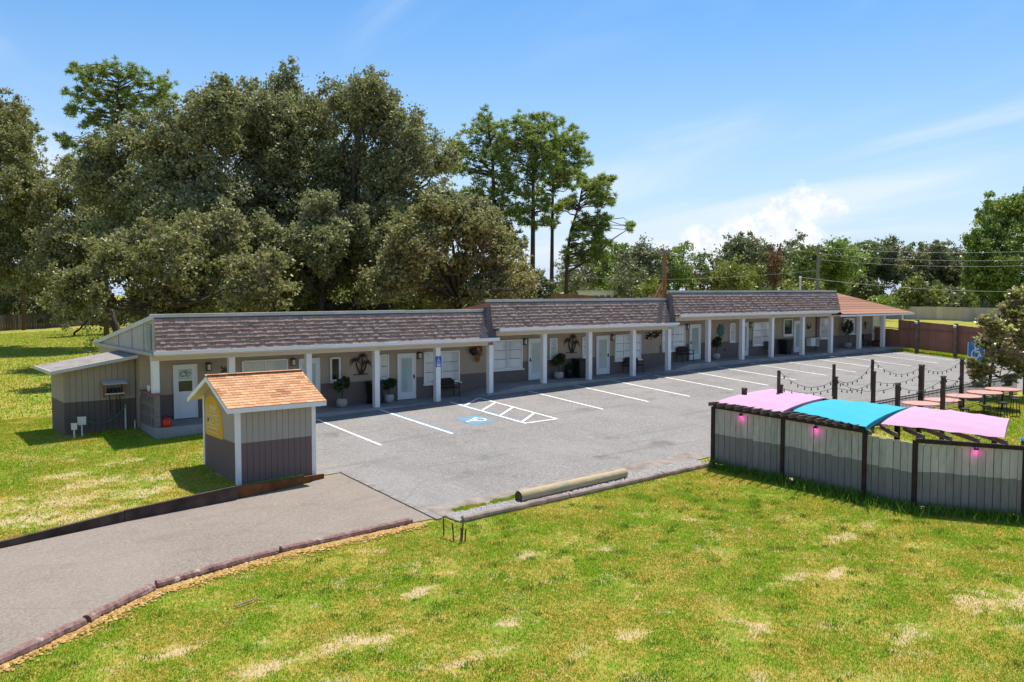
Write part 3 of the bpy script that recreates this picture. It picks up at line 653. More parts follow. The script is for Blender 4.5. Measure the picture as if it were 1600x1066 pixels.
# breeze block screen at the office end, brick coping
scr = obj('block_screen', MB().box(-9.06, -8.92, -.20, 1.47, -.5, .02), M_BLOCK, mot)
for r in range(3):
    for c in range(4):
        y0 = -.20 + c * .4175; z0 = .022 + r * .385
        b = MB(); y1 = y0 + .41; z1 = z0 + .378
        b.box(-9.09, -8.89, y0, y0 + .06, z0, z1).box(-9.09, -8.89, y1 - .06, y1, z0, z1).box(-9.09, -8.89, y0 + .06, y1 - .06, z0, z0 + .06).box(-9.09, -8.89, y0 + .06, y1 - .06, z1 - .06, z1).box(-9.09, -8.89, y0 + .18, y0 + .23, z0 + .06, z1 - .06).box(-9.03, -8.95, y0 + .06, y1 - .06, z0 + .06, z1 - .06)
        obj('breeze_block', b, M_BLOCK, scr)
for i in range(8): obj('coping_brick', MB().box(-9.14, -8.83, -.24 + i * .214, -.24 + i * .214 + .20, 1.178, 1.238), M_BRICK, scr)

# ================================================================ LEAN-TO
ln = thing('lean_to_shed', (-11.6, 2.05, -.35), 'grey and brown lean-to shed built against the left end of the motel', 'shed')
LX0, LX1, LY0, LY1 = -11.58, -9.12, 2.05, 4.25
def leantop(x): return 2.0 + (x + 11.58) * .165
nb = 12; bw = (LX1 - LX0) / nb
for i in range(nb):
    x0 = LX0 + i * bw; b = MB(); zt0, zt1 = leantop(x0), leantop(x0 + bw)
    b.hexa([(x0, LY0, -.5), (x0 + bw - .012, LY0, -.5), (x0 + bw - .012, LY0 + .05, -.5), (x0, LY0 + .05, -.5), (x0, LY0, zt0), (x0 + bw - .012, LY0, zt1), (x0 + bw - .012, LY0 + .05, zt1), (x0, LY0 + .05, zt0)])
    obj('siding_board', b, M_LEAN, ln, loc=(x0, LY0, -.35))
for i in range(9):
    y0 = LY0 + .05 + i * .239
    obj('siding_board', MB().box(LX0, LX0 + .05, y0, y0 + .228, -.5, 1.98), M_LEAN, ln, loc=(LX0, y0, -.35))
obj('core', MB().hexa([(LX0 + .03, LY0 + .03, -.5), (LX1, LY0 + .03, -.5), (LX1, LY1, -.5), (LX0 + .03, LY1, -.5), (LX0 + .03, LY0 + .03, 1.95), (LX1, LY0 + .03, 2.36), (LX1, LY1, 2.36), (LX0 + .03, LY1, 1.95)]), M_LEAN, ln, loc=(LX0, LY0, -.35))
obj('corner_trim', MB().box(LX0 - .02, LX0 + .08, LY0 - .02, LY0 - .001, -.5, 2.0), M_LEAN, ln, loc=(LX0, LY0, -.35))
obj('roof', MB().hexa([(-12.05, 1.55, 2.00), (-9.13, 1.55, 2.46), (-9.13, 4.6, 2.46), (-12.05, 4.6, 2.00), (-12.05, 1.55, 2.07), (-9.13, 1.55, 2.53), (-9.13, 4.6, 2.53), (-12.05, 4.6, 2.07)]), M_LEANROOF, ln)
obj('roof_edge', MB().hexa([(-12.08, 1.51, 1.96), (-9.13, 1.51, 2.42), (-9.13, 1.548, 2.42), (-12.08, 1.548, 1.96), (-12.08, 1.51, 2.08), (-9.13, 1.51, 2.54), (-9.13, 1.548, 2.54), (-12.08, 1.548, 2.08)]).box(-12.09, -12.052, 1.55, 4.6, 1.96, 2.08), M_CAP, ln)
# meter shelf with corrugated cover
ms = thing('meter_shelf', (-9.93, 1.99, 1.1), 'small wall shelf with corrugated white cover and dials on the lean-to', 'meter shelf')
cov = MB()
for i in range(12):
    x0 = -10.34 + i * .07
    for j in (0, 1):
        a = x0 + j * .035; za, zb2 = ((1.585, 1.56) if j == 0 else (1.56, 1.585))
        cov.hexa([(a, 1.66, za - .1), (a + .035, 1.66, zb2 - .1), (a + .035, 2.03, zb2), (a, 2.03, za), (a, 1.66, za - .085), (a + .035, 1.66, zb2 - .085), (a + .035, 2.03, zb2 + .015), (a, 2.03, za + .015)])
obj('corrugated_cover', cov, M_PVC, ms)
obj('shelf_board', MB().box(-10.26, -9.58, 1.74, 2.04, 1.10, 1.14), M_PVC, ms)
obj('bracket', MB().box(-10.27, -10.21, 1.76, 2.04, 1.0, 1.46), M_WOODPOST, ms); obj('bracket', MB().box(-9.63, -9.57, 1.76, 2.04, 1.0, 1.46), M_WOODPOST, ms)
for x, r in ((-10.1, .06), (-9.95, .08), (-9.77, .07)): obj('dial', MB().lathe((x, 1.88, 1.141), [(r, 0), (r, .12), (r * .8, .17), (r * .3, .19)], 10), M_BLACKPL, ms)
for x in (-10.05, -9.82, -9.7): obj('conduit', MB().tube([(x, 2.03, 1.1), (x + random.uniform(-.05, .05), 2.01, .7), (x + .02, 2.02, .35)], .014, 5), M_BLACK, ms)
for nm, x, y, z0, z1, s_, lab in (('utility_box', -11.12, 1.55, .10, .36, .26, 'larger pale utility box on a pipe before the lean-to'), ('utility_box', -11.42, 1.35, -.02, .18, .17, 'smaller pale utility box on a short pipe before the lean-to')):
    u = thing(nm, (x, y, gzf(x, y)), lab, 'utility box', 'pale utility boxes')
    obj('box', MB().box(x - s_ / 2, x + s_ / 2, y - .07, y + .07, z0, z1), M_PVC, u); obj('box_lid', MB().box(x - s_ / 2 - .01, x + s_ / 2 + .01, y - .08, y + .08, z1 + .001, z1 + .03), M_PVC, u)
    obj('pipe', MB().tube([(x, y, gzf(x, y) - .1), (x, y, z0)], .03, 7), M_PVC, u)
hp = MB().tube([(-9.55, 1.85, gzf(-9.5, 1.85) - .1), (-9.55, 1.85, .66)], .03, 7); h_ = obj('standpipe', hp, M_PVC); setp(h_, 'thin pale standpipe beside the block screen', 'pipe')
hp = MB().tube([(-9.25, 1.75, gzf(-9.2, 1.75) - .1), (-9.25, 1.75, .05), (-9.25, 1.68, .08)], .025, 7); h_ = obj('water_tap', hp, M_PVC); setp(h_, 'short pale water tap pipe at the foot of the block screen', 'tap')
hp = MB().tube([(-11.0 + 1.45 * u, 1.62 + .2 * u, .27 + .35 * u * u - 1.05 * u * (1 - u)) for u in np.linspace(0, 1, 14)], .022, 6); h_ = obj('garden_hose', hp, M_GREENHOSE, smooth=True); setp(h_, 'green garden hose sagging from utility box to standpipe', 'hose')
# red can, cup
rc = thing('fuel_can', (-8.66, -.16, 0), 'red plastic fuel can on the step by the office door', 'fuel can')
obj('can_body', MB().lathe((-8.66, -.16, 0), [(.15, 0), (.17, .03), (.17, .24), (.12, .31), (.05, .34)], 14), M_RED, rc, True)
obj('spout', MB().tube([(-8.66, -.16, .33), (-8.58, -.2, .38), (-8.47, -.24, .36)], .028, 7), M_BLACKPL, rc); obj('handle', MB().tube([(-8.78, -.14, .27), (-8.78, -.14, .40), (-8.66, -.15, .42), (-8.62, -.15, .34)], .018, 6), M_BLACKPL, rc)
cpz = obj('cup', MB().lathe((-9.0, .75, 1.239), [(.045, 0), (.06, .2), (.055, .21)], 12), M_TRIM); setp(cpz, 'white cup standing on the brick coping', 'cup')

# ================================================================ KIOSK
kx0, kx1, ky0, ky1, kz = -9.05, -6.6, -8.05, -5.25, -.75
ki = thing('sign_kiosk', (kx0, ky0, kz), 'small gabled kiosk with tan shingle roof and yellow motel sign', 'kiosk')
obj('base_slab', MB().box(kx0 - .12, kx1 + .06, ky0 - .06, ky1 + .1, kz - .5, kz + .03), M_JOINT, ki)
ktop = 1.62
nb = 12; bw = (kx1 - kx0 - .24) / nb
for i in range(nb):
    x0 = kx0 + .12 + i * bw
    obj('siding_board', MB().box(x0, x0 + bw - .010, ky0, ky0 + .05, kz + .031, ktop), M_KIOSK, ki, loc=(x0, ky0, kz))
nb = 14; bw = (ky1 - ky0 - .24) / nb; ymid = (ky0 + ky1) / 2
def kroof(y): return 2.36 - abs(y - ymid) * .46
for i in range(nb):
    y0 = ky0 + .12 + i * bw; y1 = y0 + bw - .010
    b = MB(); b.hexa([(kx0, y0, kz + .031), (kx0 + .05, y0, kz + .031), (kx0 + .05, y1, kz + .031), (kx0, y1, kz + .031), (kx0, y0, kroof(y0) - .07), (kx0 + .05, y0, kroof(y0) - .07), (kx0 + .05, y1, kroof(y1) - .07), (kx0, y1, kroof(y1) - .07)])
    obj('siding_board', b, M_KIOSK, ki, loc=(kx0, y0, kz))
obj('inner_wall', MB().prism([(ky0 + .03, kz + .03), (ky1, kz + .03), (ky1, kroof(ky1) - .09), (ymid, 2.27), (ky0 + .03, kroof(ky0) - .09)], 'x', kx0 + .03, kx1 - .001), M_KIOSK, ki, loc=(kx0, ky0, kz))
for x0, x1, y0, y1 in ((kx0 - .015, kx0 + .118, ky0 - .015, ky0 + .118), (kx1 - .118, kx1 + .015, ky0 - .015, ky0 + .118), (kx0 - .015, kx0 + .06, ky1 - .10, ky1 + .015)):
    obj('corner_board', MB().box(x0, x1, y0, y1, kz + .031, ktop + .05), M_TRIM, ki)
rx0, rx1 = kx0 - .38, kx1 + .22
def slope(ya, za, yb, zb, th): return [(ya, za), (yb, zb), (yb, zb - th), (ya, za - th)]
ey0, ey1 = ky0 - .32, ky1 + .32; ez = kroof(ey0)
rf = obj('roof', MB().prism([(ey0, ez), (ymid, 2.36), (ey1, kroof(ey1)), (ey1, kroof(ey1) - .07), (ymid, 2.28), (ey0, ez - .07)], 'x', rx0 + .02, rx1 - .02), M_BEAM, ki)
obj('eave_board', MB().box(rx0, rx1, ey0 - .03, ey0 - .001, ez - .13, ez + .005), M_TRIM, ki)
for sx in (rx0 - .008, rx1 - .022):
    for sgn in (-1, 1):
        y_e = ey0 if sgn < 0 else ey1
        obj('barge_board', MB().hexa([(sx, y_e, ez - .13), (sx + .03, y_e, ez - .13), (sx + .03, ymid, 2.23), (sx, ymid, 2.23), (sx, y_e, ez + .005), (sx + .03, y_e, ez + .005), (sx + .03, ymid, 2.365), (sx, ymid, 2.365)]), M_TRIM, ki)
# single tabs on both slopes
tab = MB(); tw, te = .27, .142
tab.hexa([(0, 0, .004), (tw - .008, 0, .004), (tw - .008, te + .03, .0), (0, te + .03, .0), (0, 0, .022), (tw - .008, 0, .022), (tw - .008, te + .03, .008), (0, te + .03, .008)])
tabm = mesh_of('shingle', tab, M_KIOSKSH)
ang = math.atan(.46); sl = math.hypot(ymid - ey0, 2.36 - ez); rows = int(sl / te) + 1
for side in (0, 1):
    for r in range(rows):
        d = r * te; y = ey0 - .02 + d * math.cos(ang); z = ez + d * math.sin(ang) + .003
        if d > sl - .03: break
        x = rx0 + .0 - (r % 2) * tw / 2
        while x < rx1:
            a = max(x, rx0 - .005); b_ = min(x + tw, rx1 + .005)
            if b_ - a > .03:
                if side == 0: o = inst('shingle', tabm, (a, y, z + random.uniform(0, .004)), rf, (ang, 0, 0), ((b_ - a) / tw, 1, 1))
                else: o = inst('shingle', tabm, (b_, 2 * ymid - y, z), rf, (ang, 0, math.pi), ((b_ - a) / tw, 1, 1))
            x += tw
obj('ridge_cap', MB().prism([(ymid - .12, 2.325), (ymid, 2.385), (ymid + .12, 2.325), (ymid + .12, 2.30), (ymid - .12, 2.30)], 'x', rx0, rx1), M_KIOSKSH, ki)
# painted sign on the gable end: yellow rounded field, cream lettering
sg = MB(); pts = [(-5.50, .47), (-5.50, 1.55)]
for i in range(9):
    a = i / 8 * math.pi * .55; pts.append((-5.9 - 1.05 * math.sin(a), .75 + .98 * math.cos(a) + .0))
pts.append((-6.93, .47))
sg.prism([(y, z) for y, z in pts], 'x', kx0 - .012, kx0 - .002)
sgo = obj('painted_sign', sg, M_YELLOW, ki); sgo['label'] = 'yellow rounded sign with cream lettering reading MOTEL'
def txt(body, y, z, size, parent, mat, name='lettering', bold=.0, sx=1.0):
    cu_ = bpy.data.curves.new(name, 'FONT'); cu_.body = body; cu_.size = size; cu_.extrude = .003; cu_.offset = bold; cu_.align_x = 'CENTER'
    tmp = bpy.data.objects.new(name, cu_); COL.objects.link(tmp)
    bpy.context.view_layer.update()
    me = bpy.data.meshes.new_from_object(tmp.evaluated_get(bpy.context.evaluated_depsgraph_get())); bpy.data.objects.remove(tmp)
    me.materials.clear(); me.materials.append(mat)
    o = bpy.data.objects.new(name, me); COL.objects.link(o); o.parent = parent
    o.location = Vector((kx0 - .0185, y, z)) - root_loc(parent); o.rotation_euler = (math.pi / 2, 0, -math.pi / 2); o.scale = (sx, 1, 1)
    return o
txt('MOTEL', -6.16, .885, .40, sgo, M_CREAM, bold=.008, sx=.86)
# worn small print that cannot be read: rows of short dabs
pm = MB()
for zz, n_, y_a, y_b, hh in ((1.28, 7, -5.85, -6.42, .15), (.70, 13, -5.62, -6.60, .07), (.57, 11, -5.66, -6.60, .055)):
    w_ = (y_a - y_b) / n_
    for i in range(n_):
        ya = y_a - i * w_
        pm.box(kx0 - .017, kx0 - .0125, ya - w_ * .72, ya, zz, zz + hh * random.uniform(.8, 1))
setp(obj('small_print', pm, M_CREAM, sgo), kind='stuff')
pm = MB().box(kx0 - .017, kx0 - .0125, -6.62, -5.58, .815, .845).box(kx0 - .017, kx0 - .0125, -6.5, -5.8, 1.215, 1.24)
obj('rule', pm, M_CREAM, sgo)
pt = MB()
for yy, zz in ((-5.60, 1.28), (-5.68, 1.38)):
    for a in range(5):
        an = R(20 + a * 35); pt.tube([(kx0 - .016, yy, zz), (kx0 - .016, yy + .12 * math.cos(an), zz + .08 * math.sin(an)), (kx0 - .016, yy + .17 * math.cos(an), zz + .02 * math.sin(an))], .012, 4)
    pt.tube([(kx0 - .016, yy, zz), (kx0 - .016, yy + .02, .9)], .014, 4)
obj('palm_mark', pt, M_CREAM, sgo)

# ================================================================ EDGING BOARDS, TIMBERS, LOG
def edging(name, pts, mat, lab, cat, thick=.09, top0=.2, top1=.2, grp=None):
    mb = MB()
    (xa, ya), (xb, yb) = pts
    za, zb = float(plane_z(xa, ya)), float(plane_z(xb, yb))
    d = Vector((xb - xa, yb - ya)).normalized(); n = Vector((-d.y, d.x)) * thick
    mb.hexa([(xa, ya, za - .15), (xb, yb, zb - .15), (xb + n.x, yb + n.y, zb - .15), (xa + n.x, ya + n.y, za - .15), (xa, ya, za + top0), (xb, yb, zb + top1), (xb + n.x, yb + n.y, zb + top1), (xa + n.x, ya + n.y, za + top0)])
    o = obj(name, mb, mat, loc=(xa, ya, za)); setp(o, lab, cat, grp); return o
edging('edging_board', ((-9.32, -8.82), (-6.45, -8.32)), M_BOARDOR, 'rust stained board below the kiosk facing the driveway', 'edging board', .08, .36, .16, 'driveway edging boards')
edging('edging_board', ((-12.4, -9.02), (-9.34, -8.86)), M_BOARDDK, 'dark brown edging board left of the kiosk, tallest at its right end', 'edging board', .1, .30, .40, 'driveway edging boards')
edging('edging_board', ((-15.3, -9.36), (-12.42, -9.03)), M_BOARDDK, 'dark brown edging board in the middle of the driveway edge', 'edging board', .1, .17, .29, 'driveway edging boards')
edging('edging_board', ((-20.0, -10.3), (-15.32, -9.37)), M_BOARDDK, 'low dark brown edging board running out of the left frame', 'edging board', .1, .10, .165, 'driveway edging boards')
def timber(pts, r, mat, lab, grp, name='landscape_timber', end=None):
    path = []; rad = []
    n = 17
    for i in range(n):
        t_ = i / (n - 1); k = t_ * (len(pts) - 1); j = min(int(k), len(pts) - 2); f_ = k - j
        x = pts[j][0] * (1 - f_) + pts[j + 1][0] * f_; y = pts[j][1] * (1 - f_) + pts[j + 1][1] * f_
        path.append((x + random.uniform(-.02, .02), y + random.uniform(-.025, .025), float(plane_z(x, y)) + r * .55)); rad.append(r * random.uniform(.84, 1.14))
    mb = MB().tube(path, rad, 10); o = obj(name, mb, mat, loc=path[0]); setp(o, lab, 'timber', grp); return o
G1 = 'red timbers along the driveway'
timber([(-6.42, -13.32), (-8.2, -13.36), (-10.05, -13.38)], .10, M_REDTIMBER, 'mauve painted log along the driveway, nearest the lot', G1)
timber([(-10.15, -13.42), (-11.7, -13.55), (-13.0, -13.80)], .10, M_REDTIMBER, 'second mauve painted log from the lot along the driveway', G1)
timber([(-13.08, -13.87), (-13.9, -14.3), (-14.6, -14.74)], .105, M_REDTIMBER, 'third mauve painted log from the lot, where the edge bends', G1)
timber([(-14.68, -14.80), (-15.5, -15.25), (-17.0, -16.0)], .105, M_REDTIMBER, 'mauve painted log leaving the frame at bottom left', G1)
G2 = 'grey timbers along the lot'
timber([(-5.25, -14.02), (-3.6, -14.05), (-1.6, -14.05)], .10, M_GREYTIMBER, 'grey brown landscape timber below the pale log, nearer the driveway', G2)
timber([(-1.55, -14.06), (.8, -14.1), (2.3, -14.08)], .10, M_GREYTIMBER, 'grey brown landscape timber below the right end of the pale log', G2)
timber([(2.35, -14.08), (3.5, -14.1), (4.55, -14.12)], .095, M_GREYTIMBER, 'grey brown landscape timber ending at the patio fence', G2)
lg = thing('cut_log', (-3.0, -13.62, gzf(-3, -13.62)), 'pale peeled log lying along the edge of the lot', 'log')
lp = [(-3.05, -13.60), (-2, -13.6), (-.6, -13.58), (.5, -13.58), (1.2, -13.55)]
obj('trunk', MB().tube([(x, y, float(plane_z(x, y)) + .17) for x, y in lp], [.17, .165, .158, .15, .145], 16, cap=False), M_LOG, lg, True)
obj('cut_end', MB().tube([(-3.055, -13.6, float(plane_z(-3.05, -13.6)) + .17), (-3.03, -13.6, float(plane_z(-3.05, -13.6)) + .17)], .169, 16), M_LOGEND, lg)
obj('cut_end', MB().tube([(1.18, -13.55, float(plane_z(1.2, -13.55)) + .17), (1.205, -13.55, float(plane_z(1.2, -13.55)) + .17)], .144, 16), M_LOG, lg)
rb = thing('rebar_frame', (-6.2, -14.95, gzf(-6.2, -14.95)), 'small rusty frame of iron stakes in the lawn beside the driveway end', 'stakes')
zz = gzf(-6.2, -15)
obj('stake', MB().tube([(-6.25, -14.62, zz - .1), (-6.27, -14.63, zz + .52)], .018, 6), M_RUST, rb); obj('stake', MB().tube([(-6.12, -15.22, zz - .1), (-6.10, -15.25, zz + .46)], .018, 6), M_RUST, rb)
obj('crossbar', MB().tube([(-6.27, -14.63, zz + .51), (-6.10, -15.25, zz + .45)], .018, 6), M_RUST, rb)
for dx, dy, hh in ((-.03, -.1, .36), (.08, -.08, .30), (-.12, .1, .45), (.05, .06, .22)): obj('stake', MB().tube([(-6.15 + dx, -15.2 + dy, zz - .1), (-6.15 + dx * 1.4, -15.2 + dy, zz + hh)], .018, 6), M_RUST, rb)
# scattered stick on the lawn
st = obj('fallen_stick', MB().tube([(-12.05, -15.75, gzf(-12.05, -15.75) + .05), (-11.75, -15.72, gzf(-11.75, -15.7) + .06), (-11.5, -15.62, gzf(-11.5, -15.6) + .05)], [.02, .018, .012], 6), M_GREYTIMBER); setp(st, 'thin fallen stick on the lawn near the driveway', 'stick')

def scatter_bits(name, n, area, size, mat, lab, cat, zoff=0.0, flat=.5):
    P = np.array([area() for _ in range(n)]); z = gz(P[:, 0], P[:, 1]) + zoff
    base = np.array([[-1, -1, 0], [1, -1, 0], [1, 1, 0], [-1, 1, 0], [-.6, -.6, 1], [.6, -.6, 1], [.6, .6, 1], [-.6, .6, 1]], float)
    F = np.array([[4, 5, 6, 7], [0, 1, 5, 4], [1, 2, 6, 5], [2, 3, 7, 6], [3, 0, 4, 7]])
    s_ = size * rng.uniform(.5, 1.3, (n, 1, 1)); a = rng.uniform(0, 6.28, n); ca, sa = np.cos(a), np.sin(a)
    B = base[None] * s_ * np.array([1, .6, flat]); x = B[..., 0] * ca[:, None] - B[..., 1] * sa[:, None]; y = B[..., 0] * sa[:, None] + B[..., 1] * ca[:, None]
    V = np.stack([x + P[:, 0:1], y + P[:, 1:2], B[..., 2] + z[:, None] + rng.uniform(0, size * .5, (n, 1))], -1).reshape(-1, 3)
    Fa = (F[None] + 8 * np.arange(n)[:, None, None]).reshape(-1, 4)
    o = bpy.data.objects.new(name, mesh_np(name, V, Fa, mat)); COL.objects.link(o); setp(o, lab, cat, kind='stuff'); return o
scatter_bits('gravel', 4500, lambda: (random.uniform(-5.4, 4.6), random.uniform(-14.0, -13.40)), .045, M_GRAVEL, 'pale grey gravel between the lot and the timbers', 'gravel', .015, .8)
EX = [p[0] for p in DLOW][::-1]; EY = [p[1] for p in DLOW][::-1]
def chip_area():
    x = random.uniform(-19, -6.2); y = float(np.interp(x, EX, EY)); return (x, y - .12 - abs(random.gauss(0, .17)))
scatter_bits('bark_chips', 4500, chip_area, .035, M_CHIP, 'orange bark chips along the driveway logs', 'bark chips', .01, .4)
def pebble_area(): return (random.uniform(-5.4, -4.0), random.uniform(-13.5, -13.0))

# ================================================================ THINGS ON THE WALK
def leaf_cloud(centres, radii, n_each, size, mat, name, parent, aspect=.5, flat=.0, droop=0.):
    V = []; F = []
    allc = []
    for (c, r, n) in zip(centres, radii, n_each):
        u = rng.normal(size=(n, 3)); u /= np.linalg.norm(u, axis=1)[:, None]
        rad = np.cbrt(rng.uniform(.15, 1, n))[:, None]; r = np.array(r) if hasattr(r, '__len__') else np.array([r, r, r])
        allc.append(np.array(c) + u * rad * r)
    Cc = np.concatenate(allc); n = len(Cc)
    a = rng.normal(size=(n, 3)); a[:, 2] = a[:, 2] * (1 - flat) - droop; a /= np.linalg.norm(a, axis=1)[:, None]
    b = np.cross(a, rng.normal(size=(n, 3))); b /= np.linalg.norm(b, axis=1)[:, None] + 1e-9
    s_ = size * rng.uniform(.6, 1.3, (n, 1))
    V = np.stack([Cc - a * s_, Cc + b * s_ * aspect, Cc + a * s_, Cc - b * s_ * aspect], 1).reshape(-1, 3)
    F = np.arange(4 * n).reshape(-1, 4)
    off = np.array(root_loc(parent)) if parent is not None else 0
    o = bpy.data.objects.new(name, mesh_np(name, V - off, F, mat)); COL.objects.link(o)
    if parent is not None: o.parent = parent
    return o
def planter(x, y, lab, h=.8, r=.26, wide=.34, kind=0):
    z = walkz(x); p = thing('planter', (x, y, z), lab, 'planter', 'round stone planters on the walk')
    obj('pot', MB().lathe((x, y, z), [(.12, 0), (.2, .06), (r * .92, .18), (r * .85, .32), (r * .72, .37), (r * .62, .37), (r * .6, .33)], 16), M_POT, p, True)
    obj('stem', MB().tube([(x, y, z + .3), (x + .03, y, z + .3 + h * .4), (x, y, z + .3 + h * .7)], .022, 6), M_BARK, p)
    leaf_cloud([(x, y, z + .4 + h * .75), (x + .15, y, z + .4 + h * .95), (x - .14, y, z + .4 + h * .6)], [(wide, wide * .8, h * .32), (wide * .6, wide * .6, h * .25), (wide * .6, wide * .6, h * .25)], [150, 80, 80], .10, M_PLANT, 'leaves', p)
planter(-1.15, .85, 'stone planter with small tree between office end and first trash bin', .75)
planter(1.2, 1.0, 'stone planter with bushy fern just right of a white post', .55, .26, .38)
planter(11.15, 1.1, 'stone planter with flowering shrub beside a black bin, middle section', .75, .28, .36)
planter(23.3, .95, 'stone planter with slender plant near the teal sunburst', .8, .26, .3)
planter(37.2, .95, 'stone planter with tall dark plant on the end porch', 1.3, .28, .42)
def bin_(x, y, lab, w=.56, h=.98):
    z = walkz(x); b = thing('trash_bin', (x, y, z), lab, 'trash bin', 'black trash bins on the walk')
    t_ = .8; obj('bin_body', MB().hexa([(x - w / 2 * t_, y - .24, z + .04), (x + w / 2 * t_, y - .24, z + .04), (x + w / 2 * t_, y + .24, z + .04), (x - w / 2 * t_, y + .24, z + .04), (x - w / 2, y - .29, z + h - .1), (x + w / 2, y - .29, z + h - .1), (x + w / 2, y + .29, z + h - .1), (x - w / 2, y + .29, z + h - .1)]), M_BLACKPL, b)
    obj('bin_lid', MB().hexa([(x - w / 2 - .03, y - .33, z + h - .099), (x + w / 2 + .03, y - .33, z + h - .099), (x + w / 2 + .03, y + .32, z + h - .099), (x - w / 2 - .03, y + .32, z + h - .099), (x - w / 2, y - .28, z + h - .03), (x + w / 2, y - .28, z + h - .03), (x + w / 2, y + .3, z + h), (x - w / 2, y + .3, z + h)]), M_BLACKPL, b)
    for s_ in (-1, 1): obj('wheel', MB().tube([(x + s_ * w * .36, y + .2, z + .08), (x + s_ * w * .46, y + .2, z + .08)], .08, 10), M_BLACK, b)
bin_(.55, 1.05, 'black wheeled trash bin behind a post, nearest the office end'); bin_(12.5, .95, 'black wheeled trash bin below the middle palm wall art', .62, 1.0); bin_(30.2, 1.0, 'black wheeled trash bin under the window with painted green reflection', .6, .95)
def bench(x, y, lab, w=1.15):
    z = walkz(x); b = thing('bench', (x, y, z), lab, 'bench', 'dark benches on the walk')
    obj('seat', MB().box(x - w / 2 + .05, x + w / 2 - .05, y - .24, y + .2, z + .40, z + .46), M_WICKER, b)
    bk = MB(); prof = [(-w / 2 + .05, .52), (-w / 2 + .05, .72), (-w / 2 + .2, .86), (w / 2 - .2, .86), (w / 2 - .05, .72), (w / 2 - .05, .52)]
    bk.prism([(x + u, z + v) for u, v in prof], 'y', y + .18, y + .22); obj('backrest', bk, M_WICKER, b)
    for sx in (-1, 1):
        xx = x + sx * (w / 2 - .02)
        obj('leg', MB().tube([(xx, y - .24, z), (xx, y - .24, z + .62)], .02, 6), M_BLACK, b); obj('leg', MB().tube([(xx, y + .2, z), (xx, y + .2, z + .8)], .02, 6), M_BLACK, b)
        obj('armrest', MB().box(xx - .03, xx + .03, y - .27, y + .22, z + .62, z + .655), M_BLACK, b)
bench(4.35, 1.15, 'dark wicker bench below the wide window, left of the blue post sign'); bench(16.55, 1.15, 'dark bench below the three pane window, middle section'); bench(20.7, 1.1, 'dark bench beside the ramp up to the last section', 1.0)
def chair(x, y, lab, parent_z=None, mat=None):
    z = walkz(x) if parent_z is None else parent_z; c = thing('chair', (x, y, z), lab, 'chair', None); m_ = mat or M_BLACK
    obj('seat', MB().box(x - .22, x + .22, y - .22, y + .22, z + .42, z + .46), m_, c); obj('backrest', MB().box(x - .22, x + .22, y + .2, y + .235, z + .5, z + .88), m_, c)
    for a in (-1, 1):
        for b_ in (-1, 1): obj('leg', MB().tube([(x + a * .2, y + b_ * .2, z), (x + a * .19, y + b_ * .19, z + .42)], .017, 6), m_, c)
    return c
chair(28.6, 1.05, 'small black chair below the window beside a post, last section'); chair(39.4, 1.0, 'small black chair on the end porch beside the tall plant')
rp = thing('red_planter_bowl', (40.5, .8, .98), 'low red flower bowl on the end porch', 'planter'); obj('bowl', MB().lathe((40.5, .8, .98), [(.2, 0), (.3, .12), (.36, .26), (.3, .27)], 14), plain('red_clay', (.30, .06, .035), .7, .3), rp, True); leaf_cloud([(40.5, .8, 1.3)], [(.32, .28, .14)], [90], .09, M_PLANT, 'leaves', rp)
dp = thing('dark_pot_plant', (11.95, 1.2, .42), 'black pot with a low plant between stone planter and bin', 'planter'); obj('pot', MB().lathe((11.95, 1.2, .42), [(.14, 0), (.2, .3), (.21, .45), (.17, .46)], 12), M_BLACKPL, dp, True); leaf_cloud([(11.95, 1.2, 1.0)], [(.2, .2, .18)], [70], .09, M_PLANT, 'leaves', dp)

# wall art
def frond(mb, c, a, L, w, y):
    pts = []
    for i in range(6):
        t_ = i / 5; pts.append((c[0] + L * t_ * math.cos(a), y, c[1] + L * (math.sin(a) * t_ - .62 * t_ * t_)))
    for i in range(5):
        t_ = i / 5; ww = w * math.sin(math.pi * min(1, t_ + .15)) + .012
        p, q = pts[i], pts[i + 1]; mb.hexa([(p[0], y, p[2] - ww), (q[0], y, q[2] - ww), (q[0], y + .012, q[2] - ww), (p[0], y + .012, p[2] - ww), (p[0], y, p[2] + .012), (q[0], y, q[2] + .012), (q[0], y + .012, q[2] + .012), (p[0], y + .012, p[2] + .012)])
def palm_art(x, z, s_, lab):
    y = WY - .075; t_ = thing('palm_wall_art', (x, y, z), lab, 'wall art', 'dark metal palm cutouts')
    for k, (dx, h, ln_) in enumerate(((-.22, .62, .22), (.12, .78, -.10), (.30, .50, -.22))):
        tr_ = MB().tube([(x + (dx + ln_) * s_, y, z), (x + (dx + ln_ * .35) * s_, y, z + h * .5 * s_), (x + dx * s_, y, z + h * s_)], [.035 * s_, .028 * s_, .02 * s_], 6)
        tk = obj('palm_trunk', tr_, M_DECOR, t_)
        fb = MB()
        for a in (-10, 25, 60, 100, 135, 170, 200): frond(fb, (x + dx * s_, z + h * s_), R(a), .27 * s_, .035 * s_, y)
        obj('fronds', fb, M_DECOR, tk)
    obj('mount_bar', MB().box(x - .3 * s_, x + .35 * s_, y, y + .05, z - .02, z + .02), M_DECOR, t_)
palm_art(.05, 1.28, 1.05, 'dark metal palm tree art on the wall above the nearest bin'); palm_art(12.3, 1.70, 1.08, 'dark metal palm tree art on the wall of the middle section')
bf = thing('butterfly_art', (-5.9, WY - .05, 1.85), 'small dark butterfly wall art left of the office window', 'wall art')
wg = MB()
